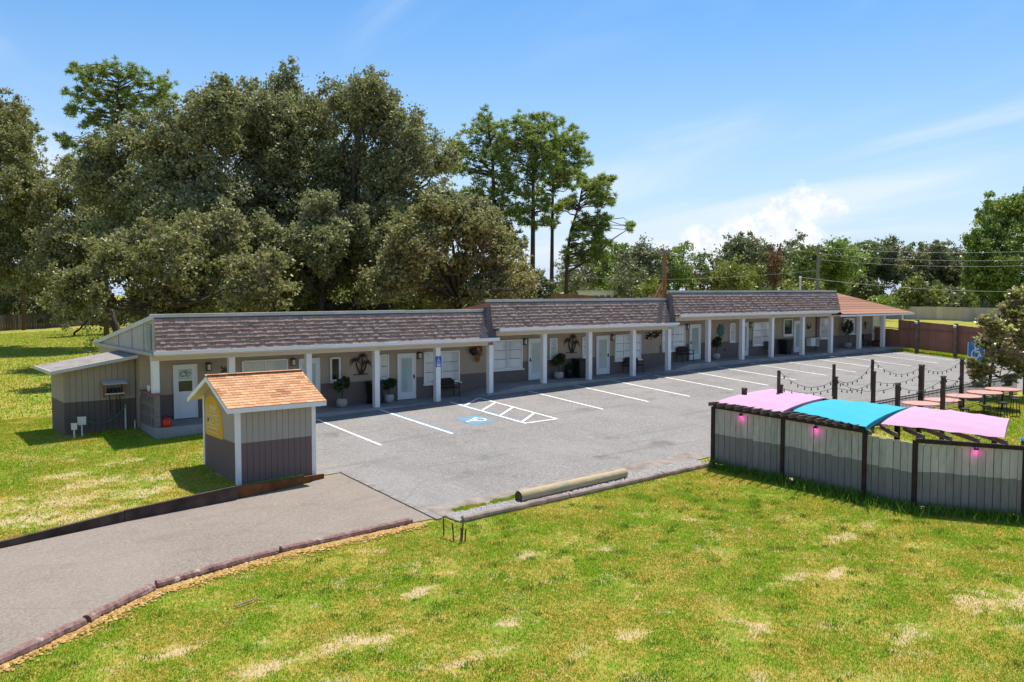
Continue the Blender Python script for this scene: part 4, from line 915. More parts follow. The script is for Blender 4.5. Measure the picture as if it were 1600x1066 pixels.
for sx in (-1, 1):
    wg.prism([(-5.9 + sx * .01, 1.80), (-5.9 + sx * .15, 1.98), (-5.9 + sx * .15, 1.86), (-5.9 + sx * .03, 1.81)], 'y', WY - .05, WY - .035); wg.prism([(-5.9 + sx * .02, 1.79), (-5.9 + sx * .13, 1.80), (-5.9 + sx * .12, 1.68), (-5.9 + sx * .02, 1.76)], 'y', WY - .05, WY - .035)
obj('wings', wg, M_DECOR, bf); obj('body', MB().box(-5.912, -5.888, WY - .06, WY - .03, 1.70, 1.93), M_DECOR, bf)
fl = thing('hanging_flowers', (6.18, WY - .15, 2.3), 'orange and green hanging flower basket near the first ramp', 'flower basket')
leaf_cloud([(6.2, WY - .2, 2.15), (6.3, WY - .2, 2.0), (6.25, WY - .2, 1.72)], [(.30, .12, .16), (.2, .1, .22), (.1, .07, .22)], [130, 110, 50], .09, M_FLOWER, 'blossoms', fl, droop=.5)
obj('basket', MB().lathe((6.0, WY - .18, 1.85), [(.05, 0), (.17, .12), (.2, .3), (.18, .31)], 12), M_BLACK, fl); obj('bracket', MB().box(6.12, 6.15, WY - .24, WY - .02, 2.32, 2.35), M_BLACK, fl)
br = thing('branch_art', (18.3, WY - .07, 2.4), 'dark metal branch wall art left of the upper ramp', 'wall art')
bm = MB()
for i in range(16):
    x = 17.75 + random.random() * 1.15; z = 2.25 + random.random() * .35; a = random.uniform(-.6, .6); bm.tube([(x, WY - .06, z), (x + .2 * math.cos(a), WY - .07, z + .2 * math.sin(a)), (x + .3 * math.cos(a + .5), WY - .06, z + .3 * math.sin(a + .5))], [.03, .022, .008], 5)
obj('twigs', bm, M_DECOR, br); lf = MB()
for i in range(14):
    x = 17.75 + random.random() * 1.2; z = 2.2 + random.random() * .4; lf.prism([(x, z), (x + .06, z + .05), (x + .13, z + .01), (x + .06, z - .04)], 'y', WY - .06, WY - .05)
obj('metal_leaves', lf, M_DECOR, br); obj('back_rail', MB().box(17.75, 19.0, WY - .05, WY - .03, 2.38, 2.41), M_DECOR, br)
sb = thing('sunburst_art', (24.3, WY - .07, 2.5), 'round teal sunburst wall art in the last section', 'wall art')
obj('disc', MB().tube([(24.3, WY - .09, 2.52), (24.3, WY - .04, 2.52)], .22, 16), M_TEAL, sb)
for i in range(16):
    a = 2 * math.pi * i / 16; L = .46 if i % 2 else .38; c_, s_ = math.cos(a), math.sin(a); obj('ray', MB().prism([(24.3 + .2 * c_ - .05 * s_, 2.52 + .2 * s_ + .05 * c_), (24.3 + L * c_, 2.52 + L * s_), (24.3 + .2 * c_ + .05 * s_, 2.52 + .2 * s_ - .05 * c_)], 'y', WY - .075, WY - .055), M_TEAL, sb)
an = thing('antler_art', (33.3, WY - .07, 2.6), 'dark antler wall art above the air conditioner', 'wall art')
for sx in (-1, 1): obj('antler', MB().tube([(33.3, WY - .08, 2.42), (33.3 + sx * .14, WY - .12, 2.48), (33.3 + sx * .2, WY - .1, 2.62), (33.3 + sx * .16, WY - .1, 2.72)], [.035, .03, .022, .008], 6), M_DECOR, an)
obj('plaque', MB().prism([(33.22, 2.36), (33.38, 2.36), (33.4, 2.5), (33.3, 2.56), (33.2, 2.5)], 'y', WY - .06, WY - .03), M_DECOR, an)
ac = thing('air_conditioner', (33.55, WY - .2, 1.24), 'white wall air conditioner in the last section', 'air conditioner')
obj('casing', MB().box(33.12, 34.02, WY - .40, WY - .024, 1.24, 1.78), M_TRIM, ac); obj('grille_back', MB().box(33.62, 33.98, WY - .412, WY - .401, 1.29, 1.73), M_SIDE_LO, ac)
for i in range(8): obj('fin', MB().box(33.63, 33.97, WY - .43, WY - .4125, 1.31 + i * .052, 1.33 + i * .052), M_PVC, ac)
pd = thing('porch_wall_art', (40.2, WY - .06, 2.5), 'small dark wall ornament on the end porch', 'wall art')
pb = MB()
for a in (0, 40, 80, 120, 160, 200): frond(pb, (40.2, 2.62), R(a), .26, .035, WY - .07)
obj('fronds', pb, M_DECOR, pd); obj('stem', MB().box(40.17, 40.23, WY - .07, WY - .03, 2.2, 2.6), M_DECOR, pd)
# accessible parking plate on the post
ps = thing('accessible_parking_sign', (3.08, -.12, 1.7), 'blue accessible parking sign on the fourth white post', 'sign')
obj('plate', MB().box(2.93, 3.23, -.135, -.120, 1.55, 2.02), M_SIGNBLUE, ps)
obj('wheelchair_symbol', wheelchair(lambda u, v: (2.945 + u * .27, -.139, 1.70 + v * .29)), M_SIGNWHITE, ps)
obj('plate_text_bar', MB().box(2.97, 3.19, -.140, -.1355, 1.655, 1.69).box(3.0, 3.16, -.140, -.1355, 1.58, 1.625), M_SIGNWHITE, ps)

# ================================================================ PATIO WITH BOARD FENCE AND CANOPIES
FP = [(4.73, -14.13), (5.20, -16.5), (5.58, -19.04), (5.78, -20.45), (7.45, -22.68), (10.2, -26.3)]
FL = ['weathered two tone board fence panel at the left corner of the patio', 'weathered two tone board fence panel, second from the left corner of the patio', 'narrow two tone gate of boards in the patio fence', 'weathered two tone board fence panel right of the gate', 'weathered two tone board fence panel running out of the right frame']
bdm = mesh_of('fence_board', MB().box(-.5, .5, -.012, .012, 0, 1.82), M_FENCE)
fc = []
for k in range(5):
    (xa, ya), (xb, yb) = FP[k], FP[k + 1]; L = math.hypot(xb - xa, yb - ya); an_ = math.atan2(yb - ya, xb - xa)
    p = thing('patio_gate' if k == 2 else 'board_fence', (xa, ya, gzf(xa, ya)), FL[k], 'gate' if k == 2 else 'fence', 'patio fence panels')
    n = int(round(L / .195)); w = L / n; drop = .0 if k != 2 else -.06
    for i in range(n):
        t_ = (i + .5) / n; x, y = xa + (xb - xa) * t_, ya + (yb - ya) * t_
        inst('board', bdm, (x, y, gzf(x, y) + .10 + drop + random.uniform(-.02, .02)), p, (0, random.uniform(-.004, .004), an_), (w - .010 - random.uniform(0, .006), 1, 1))
    nrm = Vector((math.sin(an_), -math.cos(an_), 0)) * -1          # towards the patio
    bk_ = MB(); o_ = nrm * .016; pa, pb2 = Vector((xa, ya, 0)) + o_, Vector((xb, yb, 0)) + o_
    bk_.hexa([(pa.x, pa.y, gzf(xa, ya) + .12), (pb2.x, pb2.y, gzf(xb, yb) + .12), (pb2.x + nrm.x * .012, pb2.y + nrm.y * .012, gzf(xb, yb) + .12), (pa.x + nrm.x * .012, pa.y + nrm.y * .012, gzf(xa, ya) + .12), (pa.x, pa.y, gzf(xa, ya) + 1.82), (pb2.x, pb2.y, gzf(xb, yb) + 1.82), (pb2.x + nrm.x * .012, pb2.y + nrm.y * .012, gzf(xb, yb) + 1.82), (pa.x + nrm.x * .012, pa.y + nrm.y * .012, gzf(xa, ya) + 1.82)]); obj('gap_backing', bk_, M_SHED, p)  # added dark sheet, blocks light that would show between the boards
    for zz in (.35, 1.65): obj('rail', MB().beam(Vector((xa, ya, gzf(xa, ya) + zz)) + nrm * .05, Vector((xb, yb, gzf(xb, yb) + zz)) + nrm * .05, .05, .09), M_DKWOOD, p)
    obj('post', MB().box(xa - .065, xa + .065, ya - .06, ya + .06, gzf(xa, ya) - .2, gzf(xa, ya) + 1.96), M_DKWOOD, p)
    if k in (0, 1): obj('top_beam', MB().beam((xa, ya, gzf(xa, ya) + 1.98), (xb, yb, gzf(xb, yb) + 1.98), .16, .13), M_DKWOOD, p)
    if k >= 3: obj('top_beam', MB().beam((xa, ya, gzf(xa, ya) + 1.95), (xb, yb, gzf(xb, yb) + 1.95), .14, .12), M_DKWOOD, p)
    fc.append(p)
# pergola rafters over the fence, one thing per bay
def pergola(k, n, lab, x_in, over=.42, t0=0., t1=1., zt=2.10):
    (xa, ya), (xb, yb) = FP[k], FP[k + 1]; d = Vector((xb - xa, yb - ya, 0)).normalized(); nv = Vector((-d.y, d.x, 0))
    p = thing('pergola_bay', (xa, ya, gzf(xa, ya)), lab, 'pergola', 'patio pergola bays')
    for i in range(n):
        t_ = t0 + (t1 - t0) * (i + .3) / n; x, y = xa + (xb - xa) * t_, ya + (yb - ya) * t_; z = gzf(x, y) + zt
        a = Vector((x, y, z)) - nv * over; b = Vector((x, y, z)) + nv * x_in
        b.z = z - .30; obj('rafter', MB().beam(a, b, .045, .12), M_RAFTER, p)
    bb = Vector((xa, ya, gzf(xa, ya) + zt - .08)) + nv * (x_in - .25); be = Vector((xb, yb, gzf(xb, yb) + zt - .08)) + nv * (x_in - .25)
    obj('back_beam', MB().beam(bb, be, .1, .13), M_DKWOOD, p)
    for v in (bb, be): obj('back_post', MB().box(v.x - .06, v.x + .06, v.y - .06, v.y + .06, gzf(v.x, v.y) - .1, v.z - .06), M_DKWOOD, p)
pergola(0, 8, 'dark rafters over the left corner bay of the patio fence', 4.6, .5); pergola(1, 9, 'dark rafters over the second bay of the patio fence', 4.6, .35); pergola(3, 6, 'dark rafters with pale tops over the right bay of the patio fence', 3.6, .05, -.5, 1.0, 2.06)
def canopy(lab, mat, f0, f1, b0, b1, bul, cat_n=18):
    nu, nv_ = 28, 34; f0, f1, b0, b1 = map(np.array, (f0, f1, b0, b1)); mb = MB()
    for i in range(nu + 1):
        u = i / nu
        for j in range(nv_ + 1):
            v = j / nv_
            p = (f0 * (1 - v) + f1 * v) * (1 - u) + (b0 * (1 - v) + b1 * v) * u
            arch = bul * math.sin(math.pi * u ** .8) ** .9 * (1 - abs(2 * v - 1) ** 2.4 * .45)
            sag = (.018 * math.sin(u * 24 + v * 5) + .010 * math.sin(v * 19 + u * 6) + .008 * math.sin(v * 41 - u * 9)) * math.sin(math.pi * v) ** .6
            mb.v.append((p[0], p[1], p[2] + arch + sag))
    W_ = nv_ + 1
    for i in range(nu):
        for j in range(nv_): mb.f.append((i * W_ + j, (i + 1) * W_ + j, (i + 1) * W_ + j + 1, i * W_ + j + 1))
    t_ = thing('shade_canopy', tuple(f0), lab, 'canopy', 'fabric canopies over the patio')
    o = obj('canopy_sheet', mb, mat, t_, True)
    hem = MB()
    edge = [i * W_ + nv_ for i in range(nu + 1)]
    for a, b in zip(edge[:-1], edge[1:]):
        p, q = mb.v[a], mb.v[b]; hem.quad((p[0], p[1] - .004, p[2] - .14), (q[0], q[1] - .004, q[2] - .14), (q[0], q[1] - .004, q[2] - .002), (p[0], p[1] - .004, p[2] - .002))
    obj('valance', hem, mat, t_)
canopy('pale pink canvas canopy at the left corner of the patio', M_PINK, (4.80, -14.12, 1.24), (5.32, -16.36, 1.12), (9.3, -13.1, 1.30), (9.75, -15.05, 1.12), .12)
canopy('bright cyan canvas canopy between the two pink ones', M_CYAN, (5.75, -16.45, 1.12), (5.40, -19.15, .98), (9.4, -15.6, 1.14), (10.35, -17.75, 1.0), .16)
canopy('pale pink canvas canopy on the right, largest of the two pink ones', M_PINK, (6.55, -18.95, .93), (7.35, -22.15, .86), (10.2, -18.05, 1.08), (9.75, -21.25, 1.08), .13)
pf = sheet('patio_floor', [(4.8, -14.2), (12.5, -14.0), (13.5, -21.5), (8.0, -22.6), (5.9, -20.4)], .03, M_PATIO); setp(pf, 'tan patio floor behind the board fence', 'patio', kind='structure')
M_PINKGLOW = NT('pink_lamp_glow'); e_ = M_PINKGLOW.n('ShaderNodeEmission', {'Color': (1, .12, .62, 1), 'Strength': 1.0}); M_PINKGLOW.t.links.new(e_.outputs[0], M_PINKGLOW.out.inputs[0]); M_PINKGLOW = M_PINKGLOW.m
for k, t_, lab in ((0, .42, 'pink lit lamp under the beam of the left fence panel'), (1, .42, 'pink lit lamp under the beam of the second fence panel'), (3, .55, 'pink lit lamp under the beam right of the gate')):
    (xa, ya), (xb, yb) = FP[k], FP[k + 1]; d = Vector((xb - xa, yb - ya, 0)).normalized(); nv = Vector((-d.y, d.x, 0)); x, y = xa + (xb - xa) * t_, ya + (yb - ya) * t_; z = gzf(x, y) + 1.82
    c = Vector((x, y, z)) - nv * .10
    l = thing('fence_lamp', c, lab, 'lamp', 'pink lamps on the patio fence')
    obj('lamp_hood', MB().lathe((c.x, c.y, c.z), [(.07, 0), (.05, .05), (.015, .08)], 10), M_BLACK, l); obj('bulb', MB().lathe((c.x, c.y, c.z - .05), [(.015, 0), (.035, .02), (.03, .048)], 10), M_PINKGLOW, l)
    pl = bpy.data.lights.new('pink_glow', 'POINT'); pl.energy = .75; pl.color = (1, .05, .6); pl.shadow_soft_size = .03
    po = bpy.data.objects.new('pink_glow', pl); COL.objects.link(po); po.location = Vector((c.x, c.y, c.z - .09)) - nv * .03 - c; po.parent = l
# posts with string lights
PO = [(6.75, -13.8, 1.56, None), (8.39, -14.1, 1.60, 2.10), (11.82, -14.1, 1.68, 2.15), (14.5, -14.1, 1.73, 2.20), (18.25, -14.1, 1.80, None), (21.8, -14.1, 1.90, None), (11.06, -17.0, 1.72, None), (14.26, -17.0, 1.78, None)]
PLAB = ['short dark patio post nearest the left corner of the patio', 'dark patio post with tall board, behind the left pink canopy', 'dark patio post with tall board, behind the cyan canopy', 'dark patio post with tall board, left of the iron railing', 'thick dark patio post in the middle of the iron railing', 'dark corner post at the far end of the lot railing', 'inner dark patio post behind the right pink canopy', 'inner dark patio post left of the salmon tables']
for (x, y, zt, zb_), lab in zip(PO, PLAB):
    p = thing('patio_post', (x, y, gzf(x, y)), lab, 'post', 'dark patio posts'); w = .065 if zt != 1.80 else .085
    obj('post_body', MB().box(x - w, x + w, y - w, y + w, gzf(x, y) - .1, zt - .06), M_POSTBR, p); obj('post_cap', MB().prism([(x - w - .02, zt - .058), (x + w + .02, zt - .058), (x + w - .04, zt), (x - w + .04, zt)], 'y', y - w - .02, y + w + .02), M_DKWOOD, p)
    if zb_: obj('tall_board', MB().box(x - w - .07, x - w - .002, y - .05, y + .05, zt - .75, zb_), M_POSTBR, p)
def string_lights(pts, sag, lab, nb_):
    mb = MB(); path = []; segs = []
    for (a, b) in zip(pts[:-1], pts[1:]):
        for i in range(13):
            u = i / 12; path.append((a[0] + (b[0] - a[0]) * u, a[1] + (b[1] - a[1]) * u, a[2] + (b[2] - a[2]) * u - sag * 4 * u * (1 - u)))
    s_ = thing('string_lights', pts[0], lab, 'string lights', 'strings of patio bulbs'); obj('cable', MB().tube(path, .008, 5), M_BLACK, s_)
    bm = MB().lathe((0, 0, 0), [(.008, -.01), (.016, -.03), (.016, -.055), (.026, -.075), (.025, -.10), (.008, -.12)], 8)
    me_ = mesh_of('bulb', bm, M_BLACKPL)
    for i in range(nb_):
        k = (i + .5) / nb_ * (len(path) - 1); j = int(k); f_ = k - j; q = [path[j][m] * (1 - f_) + path[min(j + 1, len(path) - 1)][m] * f_ for m in range(3)]; inst('bulb', me_, q, s_)
T = lambda i, dz=0.: (PO[i][0], PO[i][1], (PO[i][3] or PO[i][2]) - .08 + dz)
Tl = lambda i, dz=0.: (PO[i][0], PO[i][1], PO[i][2] - .1 + dz)
string_lights([T(1), Tl(2), T(3), T(4)], .42, 'upper string of bulbs between the tall patio posts', 26)
string_lights([Tl(1), Tl(2, -.3), Tl(3, -.3), Tl(4, -.3)], .22, 'lower string of bulbs along the lot side of the patio', 24)
string_lights([T(4, -.02), T(5)], .35, 'string of bulbs from the thick post to the far corner post', 9)
string_lights([Tl(2, -.05), Tl(6), Tl(7), (20.5, -17.5, 1.6)], .3, 'inner string of bulbs across the patio to the tables', 18)
string_lights([Tl(7, -.2), Tl(5, -.5)], .3, 'slanting string of bulbs above the salmon tables', 9)
# iron railing
rl = thing('iron_railing', (9, -14.1, gzf(9, -14.1)), 'black iron railing between patio and parking lot', 'railing')
for hh in (.12, .95, 1.05): obj('rail', MB().beam((12.0, -14.1, gzf(12, -14.1) + hh), (27.5, -14.1, gzf(27.5, -14.1) + hh), .035, .035), M_BLACK, rl)
bl = MB()
for i in range(138):
    x = 12.05 + i * .112; bl.box(x - .008, x + .008, -14.108, -14.092, gzf(x, -14.1) + .1, gzf(x, -14.1) + 1.05)
setp(obj('balusters', bl, M_BLACK, rl), kind='stuff')
# tables and stools
def table(x, y, lab, zt, r=.72):
    z = gzf(x, y); t_ = thing('patio_table', (x, y, z), lab, 'table', 'salmon patio tables')
    obj('tabletop', MB().lathe((x, y, zt - .045), [(r - .01, 0), (r, .012), (r, .035), (r - .015, .045)], 24), M_TABLE, t_); obj('pedestal', MB().tube([(x, y, z + .04), (x, y, zt - .045)], .05, 8), M_BLACK, t_); obj('foot', MB().lathe((x, y, z), [(.32, 0), (.32, .03), (.06, .06)], 14), M_BLACK, t_)
for i, (x, y, zt) in enumerate(((16.5, -15.0, .40), (18.15, -15.05, .42), (19.9, -15.1, .46), (21.6, -15.2, .50), (23.1, -15.3, .55))):
    table(x, y, ['nearest salmon round table, half hidden by the right pink canopy', 'second salmon round table from the canopies', 'middle salmon round table of the row of five', 'fourth salmon round table from the canopies', 'farthest salmon round table, beside the magnolia'][i], zt)
def stool(x, y, lab):
    z = gzf(x, y); s_ = thing('bar_stool', (x, y, z), lab, 'stool', 'black bar stools'); obj('seat', MB().lathe((x, y, z + .70), [(.19, 0), (.2, .03), (.18, .06)], 14), M_BLACKPL, s_)
    for a in range(4):
        t_ = R(45 + 90 * a); obj('leg', MB().tube([(x + .22 * math.cos(t_), y + .22 * math.sin(t_), z), (x + .14 * math.cos(t_), y + .14 * math.sin(t_), z + .7)], .018, 6), M_BLACK, s_)
    obj('footring', MB().tube([(x + .19 * math.cos(R(30 * i)), y + .19 * math.sin(R(30 * i)), z + .25) for i in range(13)], .012, 5, False), M_BLACK, s_); obj('backrest', MB().box(x - .18, x + .18, y + .16, y + .19, z + .85, z + 1.05).box(x - .17, x - .15, y + .165, y + .185, z + .72, z + .85).box(x + .15, x + .17, y + .165, y + .185, z + .72, z + .85), M_BLACKPL, s_)
for i, (x, y) in enumerate(((17.9, -16.1), (19.3, -16.3), (20.6, -16.4), (22.0, -16.3), (23.2, -16.5))):
    stool(x, y, ['black bar stool closest to the right pink canopy', 'second black bar stool from the pink canopy', 'middle black bar stool beside the salmon tables', 'fourth black bar stool from the pink canopy', 'black bar stool standing alone on the grass at the right frame edge'][i])
chair(8.9, -21.0, 'red chair seen under the right pink canopy, left one', gzf(8.9, -21) + .03, M_RED); chair(9.5, -21.9, 'red chair seen under the right pink canopy, right one', gzf(9.5, -21.9) + .03, M_RED)
hb = thing('slatted_tub', (13.4, -20.8, gzf(13.4, -20.8)), 'dark slatted tub with blue cover at the right frame edge', 'tub')
hz_ = gzf(13.4, -20.8); obj('tub_body', MB().lathe((13.4, -20.8, hz_), [(.62, 0), (.62, .95)], 20), M_BLACKPL, hb)
for i in range(9): obj('slat', MB().lathe((13.4, -20.8, hz_ + .03 + i * .1), [(.635, 0), (.65, .015), (.65, .06), (.635, .075)], 20), plain('slat_blue_grey', (.045, .055, .065), .6, .3), hb)
obj('cover', MB().lathe((13.4, -20.8, hz_ + .951), [(.66, 0), (.66, .05), (.5, .13), (.1, .16)], 20), M_SIGNSKY, hb, True)
# blue sign beside the lot
bs_ = at(1525, 549, 46.5); bsx, bsy, bsz = map(float, bs_)
bsn = thing('blue_lot_sign', (bsx, bsy, gzf(bsx, bsy)), 'blue square sign with white figure at the far corner of the lot', 'sign')
bd = Vector((-.789, .614, 0)); bq = Vector((-.614, -.789, 0))
def BP(u, v, o=0.): p = Vector((bsx, bsy, bsz)) - bd * (u - .5) * .85 + Vector((0, 0, (v - .5) * .95)) + bq * o; return tuple(p)
mb = MB(); mb.hexa([BP(0, 0, 0), BP(1, 0, 0), BP(1, 0, -.02), BP(0, 0, -.02), BP(0, 1, 0), BP(1, 1, 0), BP(1, 1, -.02), BP(0, 1, -.02)]); obj('plate', mb, M_SIGNSKY, bsn)
obj('wheelchair_symbol', wheelchair(lambda u, v: BP(u, v, .006)), M_SIGNWHITE, bsn); obj('sign_post', MB().box(bsx - .05, bsx + .05, bsy + .03, bsy + .12, gzf(bsx, bsy) - .1, bsz + .3), M_PVC, bsn)
for u_ in (0, 1): obj('border', MB().beam(BP(u_, 0, .008), BP(u_, 1, .008), .03, .01, tuple(bq)), M_SIGNWHITE, bsn)
ig = thing('iron_gate', (29.2, -14.0, gzf(29.2, -14)), 'black barred iron gate beside the magnolia', 'gate')
gzz = gzf(29.2, -14); obj('gate_frame', MB().box(28.4, 28.46, -14.03, -13.97, gzz, gzz + 2.0).box(29.9, 29.96, -14.03, -13.97, gzz, gzz + 2.0).box(28.46, 29.9, -14.03, -13.97, gzz + 1.94, gzz + 2.0).box(28.46, 29.9, -14.03, -13.97, gzz + .1, gzz + .15).box(28.46, 29.9, -14.03, -13.97, gzz + 1.0, gzz + 1.05), M_BLACK, ig)
for i in range(9): obj('bar', MB().box(28.6 + i * .15, 28.62 + i * .15, -14.01, -13.99, gzz + .15, gzz + 1.94), M_BLACK, ig)

# ================================================================ FENCES FAR AND NEAR
brd = mesh_of('brown_board', MB().box(-.5, .5, -.012, .012, 0, 1), M_BROWNF)
bfn = thing('brown_fence', (41.35, 1.2, gzf(41.3, 1)), 'tall brown board fence beyond the far end of the lot', 'fence')
y = 2.2
while y > -18:
    z = gzf(41.35, y); inst('board', brd, (41.35, y, z + .24), bfn, (0, 0, math.pi / 2), (.182, 1, 1.9 + random.uniform(-.01, .01))); y -= .19
obj('cap_rail', MB().beam((41.35, 2.2, gzf(41.35, 2.2) + 2.16), (41.35, -18, gzf(41.35, -18) + 2.16), .14, .05), M_BROWNF, bfn)
for yy in (-1.8, -4.45, -7.1, -9.8, -12.5, -15.2):
    z = gzf(41.2, yy); pp = obj('post', MB().box(41.13, 41.33, yy - .1, yy + .1, z - .1, z + 2.26), M_RAFTER, bfn); obj('globe_lamp', MB().lathe((41.06, yy, z + 1.96), [(.02, 0), (.1, .05), (.12, .12), (.08, .2), (.02, .22)], 12), M_LAMPGLASS, pp, True)
tfn = thing('tan_fence', (101, 22, gzf(101, 22)), 'long tan board fence across the far lawn on the right', 'fence')
tbm = mesh_of('tan_board', MB().box(-.5, .5, -.02, .02, 0, 1.75), M_TANF)
for i in range(64):
    y = 50 - i * .74; x = 101 - .06 * i; inst('board', tbm, (x, y, gzf(x, y) + .0), tfn, (0, 0, math.pi / 2 + .08), (.70, 1, random.uniform(.98, 1.02)))
lfn = thing('weathered_fence', (-8, 84, gzf(-8, 84)), 'old grey board fence at the back of the left lawn', 'fence')
gbm = mesh_of('grey_board', MB().prism([(-.5, 0), (.5, 0), (.5, 1.85), (0, 1.98), (-.5, 1.85)], 'y', -.02, .02), M_GREYF)
for i in range(120):
    x = -20 + i * .30; y = 83 + i * .10; inst('board', gbm, (x, y, gzf(x, y)), lfn, (0, 0, .32), (.285, 1, random.uniform(.93, 1.05)))
rfn = thing('rear_fence', (33, 33, gzf(33, 33)), 'long brown board fence behind the middle of the motel', 'fence')
for i in range(110):
    a_ = at(862 + i * 1.16, 470, 72); g0 = gzf(a_[0], a_[1]); inst('board', brd, (a_[0], a_[1], g0), rfn, (0, 0, -.66), (.057 + .0, 1, 4.72 - i * .0042 - g0))
shd = thing('dark_shed', (9.8, 19.5, gzf(9.8, 19.5)), 'low black shed in the shade behind the first roof section', 'shed')
obj('wall', MB().box(7.6, 11.6, 19, 21.5, gzf(9, 19) - .1, 3.75), M_SHED, shd); obj('roof', MB().prism([(18.7, 3.751), (21.8, 3.751), (21.8, 3.95), (18.7, 4.1)], 'x', 7.4, 11.8), M_SHED, shd)
trl = thing('white_trailer', (50, 38, gzf(50, 38)), 'white trailer with dark windows glimpsed between the far trees', 'trailer')
tb0 = at(938, 452, 92); tx, ty = float(tb0[0]), float(tb0[1]); tz = 3.1
obj('body', MB().box(tx - 2.2, tx + 1.8, ty - 1.0, ty + 1.0, tz, tz + 1.65), M_TRIM, trl); obj('roof', MB().box(tx - 2.3, tx + 1.9, ty - 1.1, ty + 1.1, tz + 1.651, tz + 1.8), M_PVC, trl)
for i in range(4): obj('window', MB().box(tx - 1.9 + i * .9, tx - 1.3 + i * .9, ty - 1.02, ty - 1.001, tz + .7, tz + 1.3), M_DARKPANE, trl)
obj('chassis', MB().box(tx - 2.0, tx + 1.6, ty - .8, ty + .8, gzf(tx, ty), tz - .001), M_BLACK, trl)

# timber post on the roof, utility pole, mast, wires
tp = thing('roof_timber_post', (17.75, -.05, 4.35), 'tall reddish timber post with brace where the roof steps up', 'post')
obj('upright', MB().box(17.67, 17.81, -.09, .05, 4.3, 6.95), M_WOODPOST, tp); obj('brace', MB().beam((17.15, .2, 4.36), (17.70, -.02, 5.45), .10, .12), M_WOODPOST, tp); obj('crown_light', MB().box(17.6, 18.1, -.12, .06, 6.951, 7.1), M_POLE, tp)
up_ = thing('utility_pole', (47.9, 10.4, gzf(47.9, 10.4)), 'grey utility pole rising behind the last roof section', 'utility pole')
obj('shaft', MB().tube([(47.9, 10.4, gzf(47.9, 10.4) - .2), (47.9, 10.4, 8.7)], [.17, .12], 8), M_POLE, up_); obj('insulator', MB().lathe((47.9, 10.4, 8.7), [(.06, 0), (.07, .1), (.03, .16)], 8), M_PVC, up_)
mstp = thing('service_mast', (32.5, 1.6, 4.6), 'pale service mast on the last roof section', 'mast')
obj('pipe', MB().tube([(32.5, 1.6, 4.3), (32.5, 1.6, 5.72)], .06, 8), M_PVC, mstp); obj('weatherhead', MB().lathe((32.5, 1.6, 5.72), [(.09, 0), (.1, .05), (.05, .12)], 8), M_PVC, mstp)
def wire(p, q, sag, lab, r=.010, mat=M_WIREL):
    o = obj('overhead_wire', MB().tube([(p[0] + (q[0] - p[0]) * u, p[1] + (q[1] - p[1]) * u, p[2] + (q[2] - p[2]) * u - sag * 4 * u * (1 - u)) for u in np.linspace(0, 1, 16)], r, 4), mat, loc=p); setp(o, lab, 'wire', 'overhead wires')
wire((32.5, 1.6, 5.78), tuple(at(1700, 452, 75)), .5, 'service wire running right from the pale mast', .012)
wire((47.9, 10.4, 8.55), tuple(at(1700, 388, 62)), .4, 'highest overhead wire right of the utility pole', .010)
wire((47.9, 10.4, 8.0), tuple(at(1700, 402, 62)), .4, 'second overhead wire right of the utility pole', .010)
wire((47.9, 10.4, 7.5), tuple(at(1700, 411, 62)), .4, 'third overhead wire right of the utility pole', .010)
wire((47.9, 10.4, 6.6), tuple(at(860, 430, 95)), .6, 'overhead wire running left from the utility pole', .010)

# ================================================================ TREES
OAK1 = leafmat('oak_leaf_grey', [(.085, .097, .038), (.165, .178, .077), (.265, .27, .124), (.41, .39, .21)], .27, .55, .2, .25)
OAK2 = leafmat('oak_leaf_olive', [(.085, .095, .03), (.165, .17, .06), (.265, .255, .10), (.38, .345, .16)], .27, .55, .2, .25)
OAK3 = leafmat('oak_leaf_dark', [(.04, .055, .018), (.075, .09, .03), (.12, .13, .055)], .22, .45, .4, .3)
PINE = leafmat('pine_needle', [(.06, .12, .02), (.15, .24, .04), (.26, .35, .07), (.38, .45, .11)], .38, .5, .3, .4)
GRN1 = leafmat('leaf_bright', [(.08, .15, .018), (.165, .26, .032), (.26, .36, .055)], .28, .45, .35, .3)
GRN2 = leafmat('leaf_mid', [(.07, .115, .025), (.14, .20, .048), (.22, .28, .08)], .22, .45, .4, .3)
GRN3 = leafmat('leaf_yellowgreen', [(.10, .13, .018), (.19, .225, .036), (.29, .30, .065)], .25, .5, .3, .3)
GREY = leafmat('leaf_greygreen', [(.12, .14, .065), (.20, .215, .11), (.29, .30, .17)], .18, .45, .45, .3)
DEAD = leafmat('leaf_dead', [(.09, .035, .02), (.16, .065, .035), (.21, .10, .06)], .1, .8, .1, .4)
MAG = leafmat('magnolia_leaf', [(.10, .13, .028), (.24, .29, .055), (.44, .46, .12), (.40, .25, .11), (.24, .14, .07)], .25, .35, .5, .9)
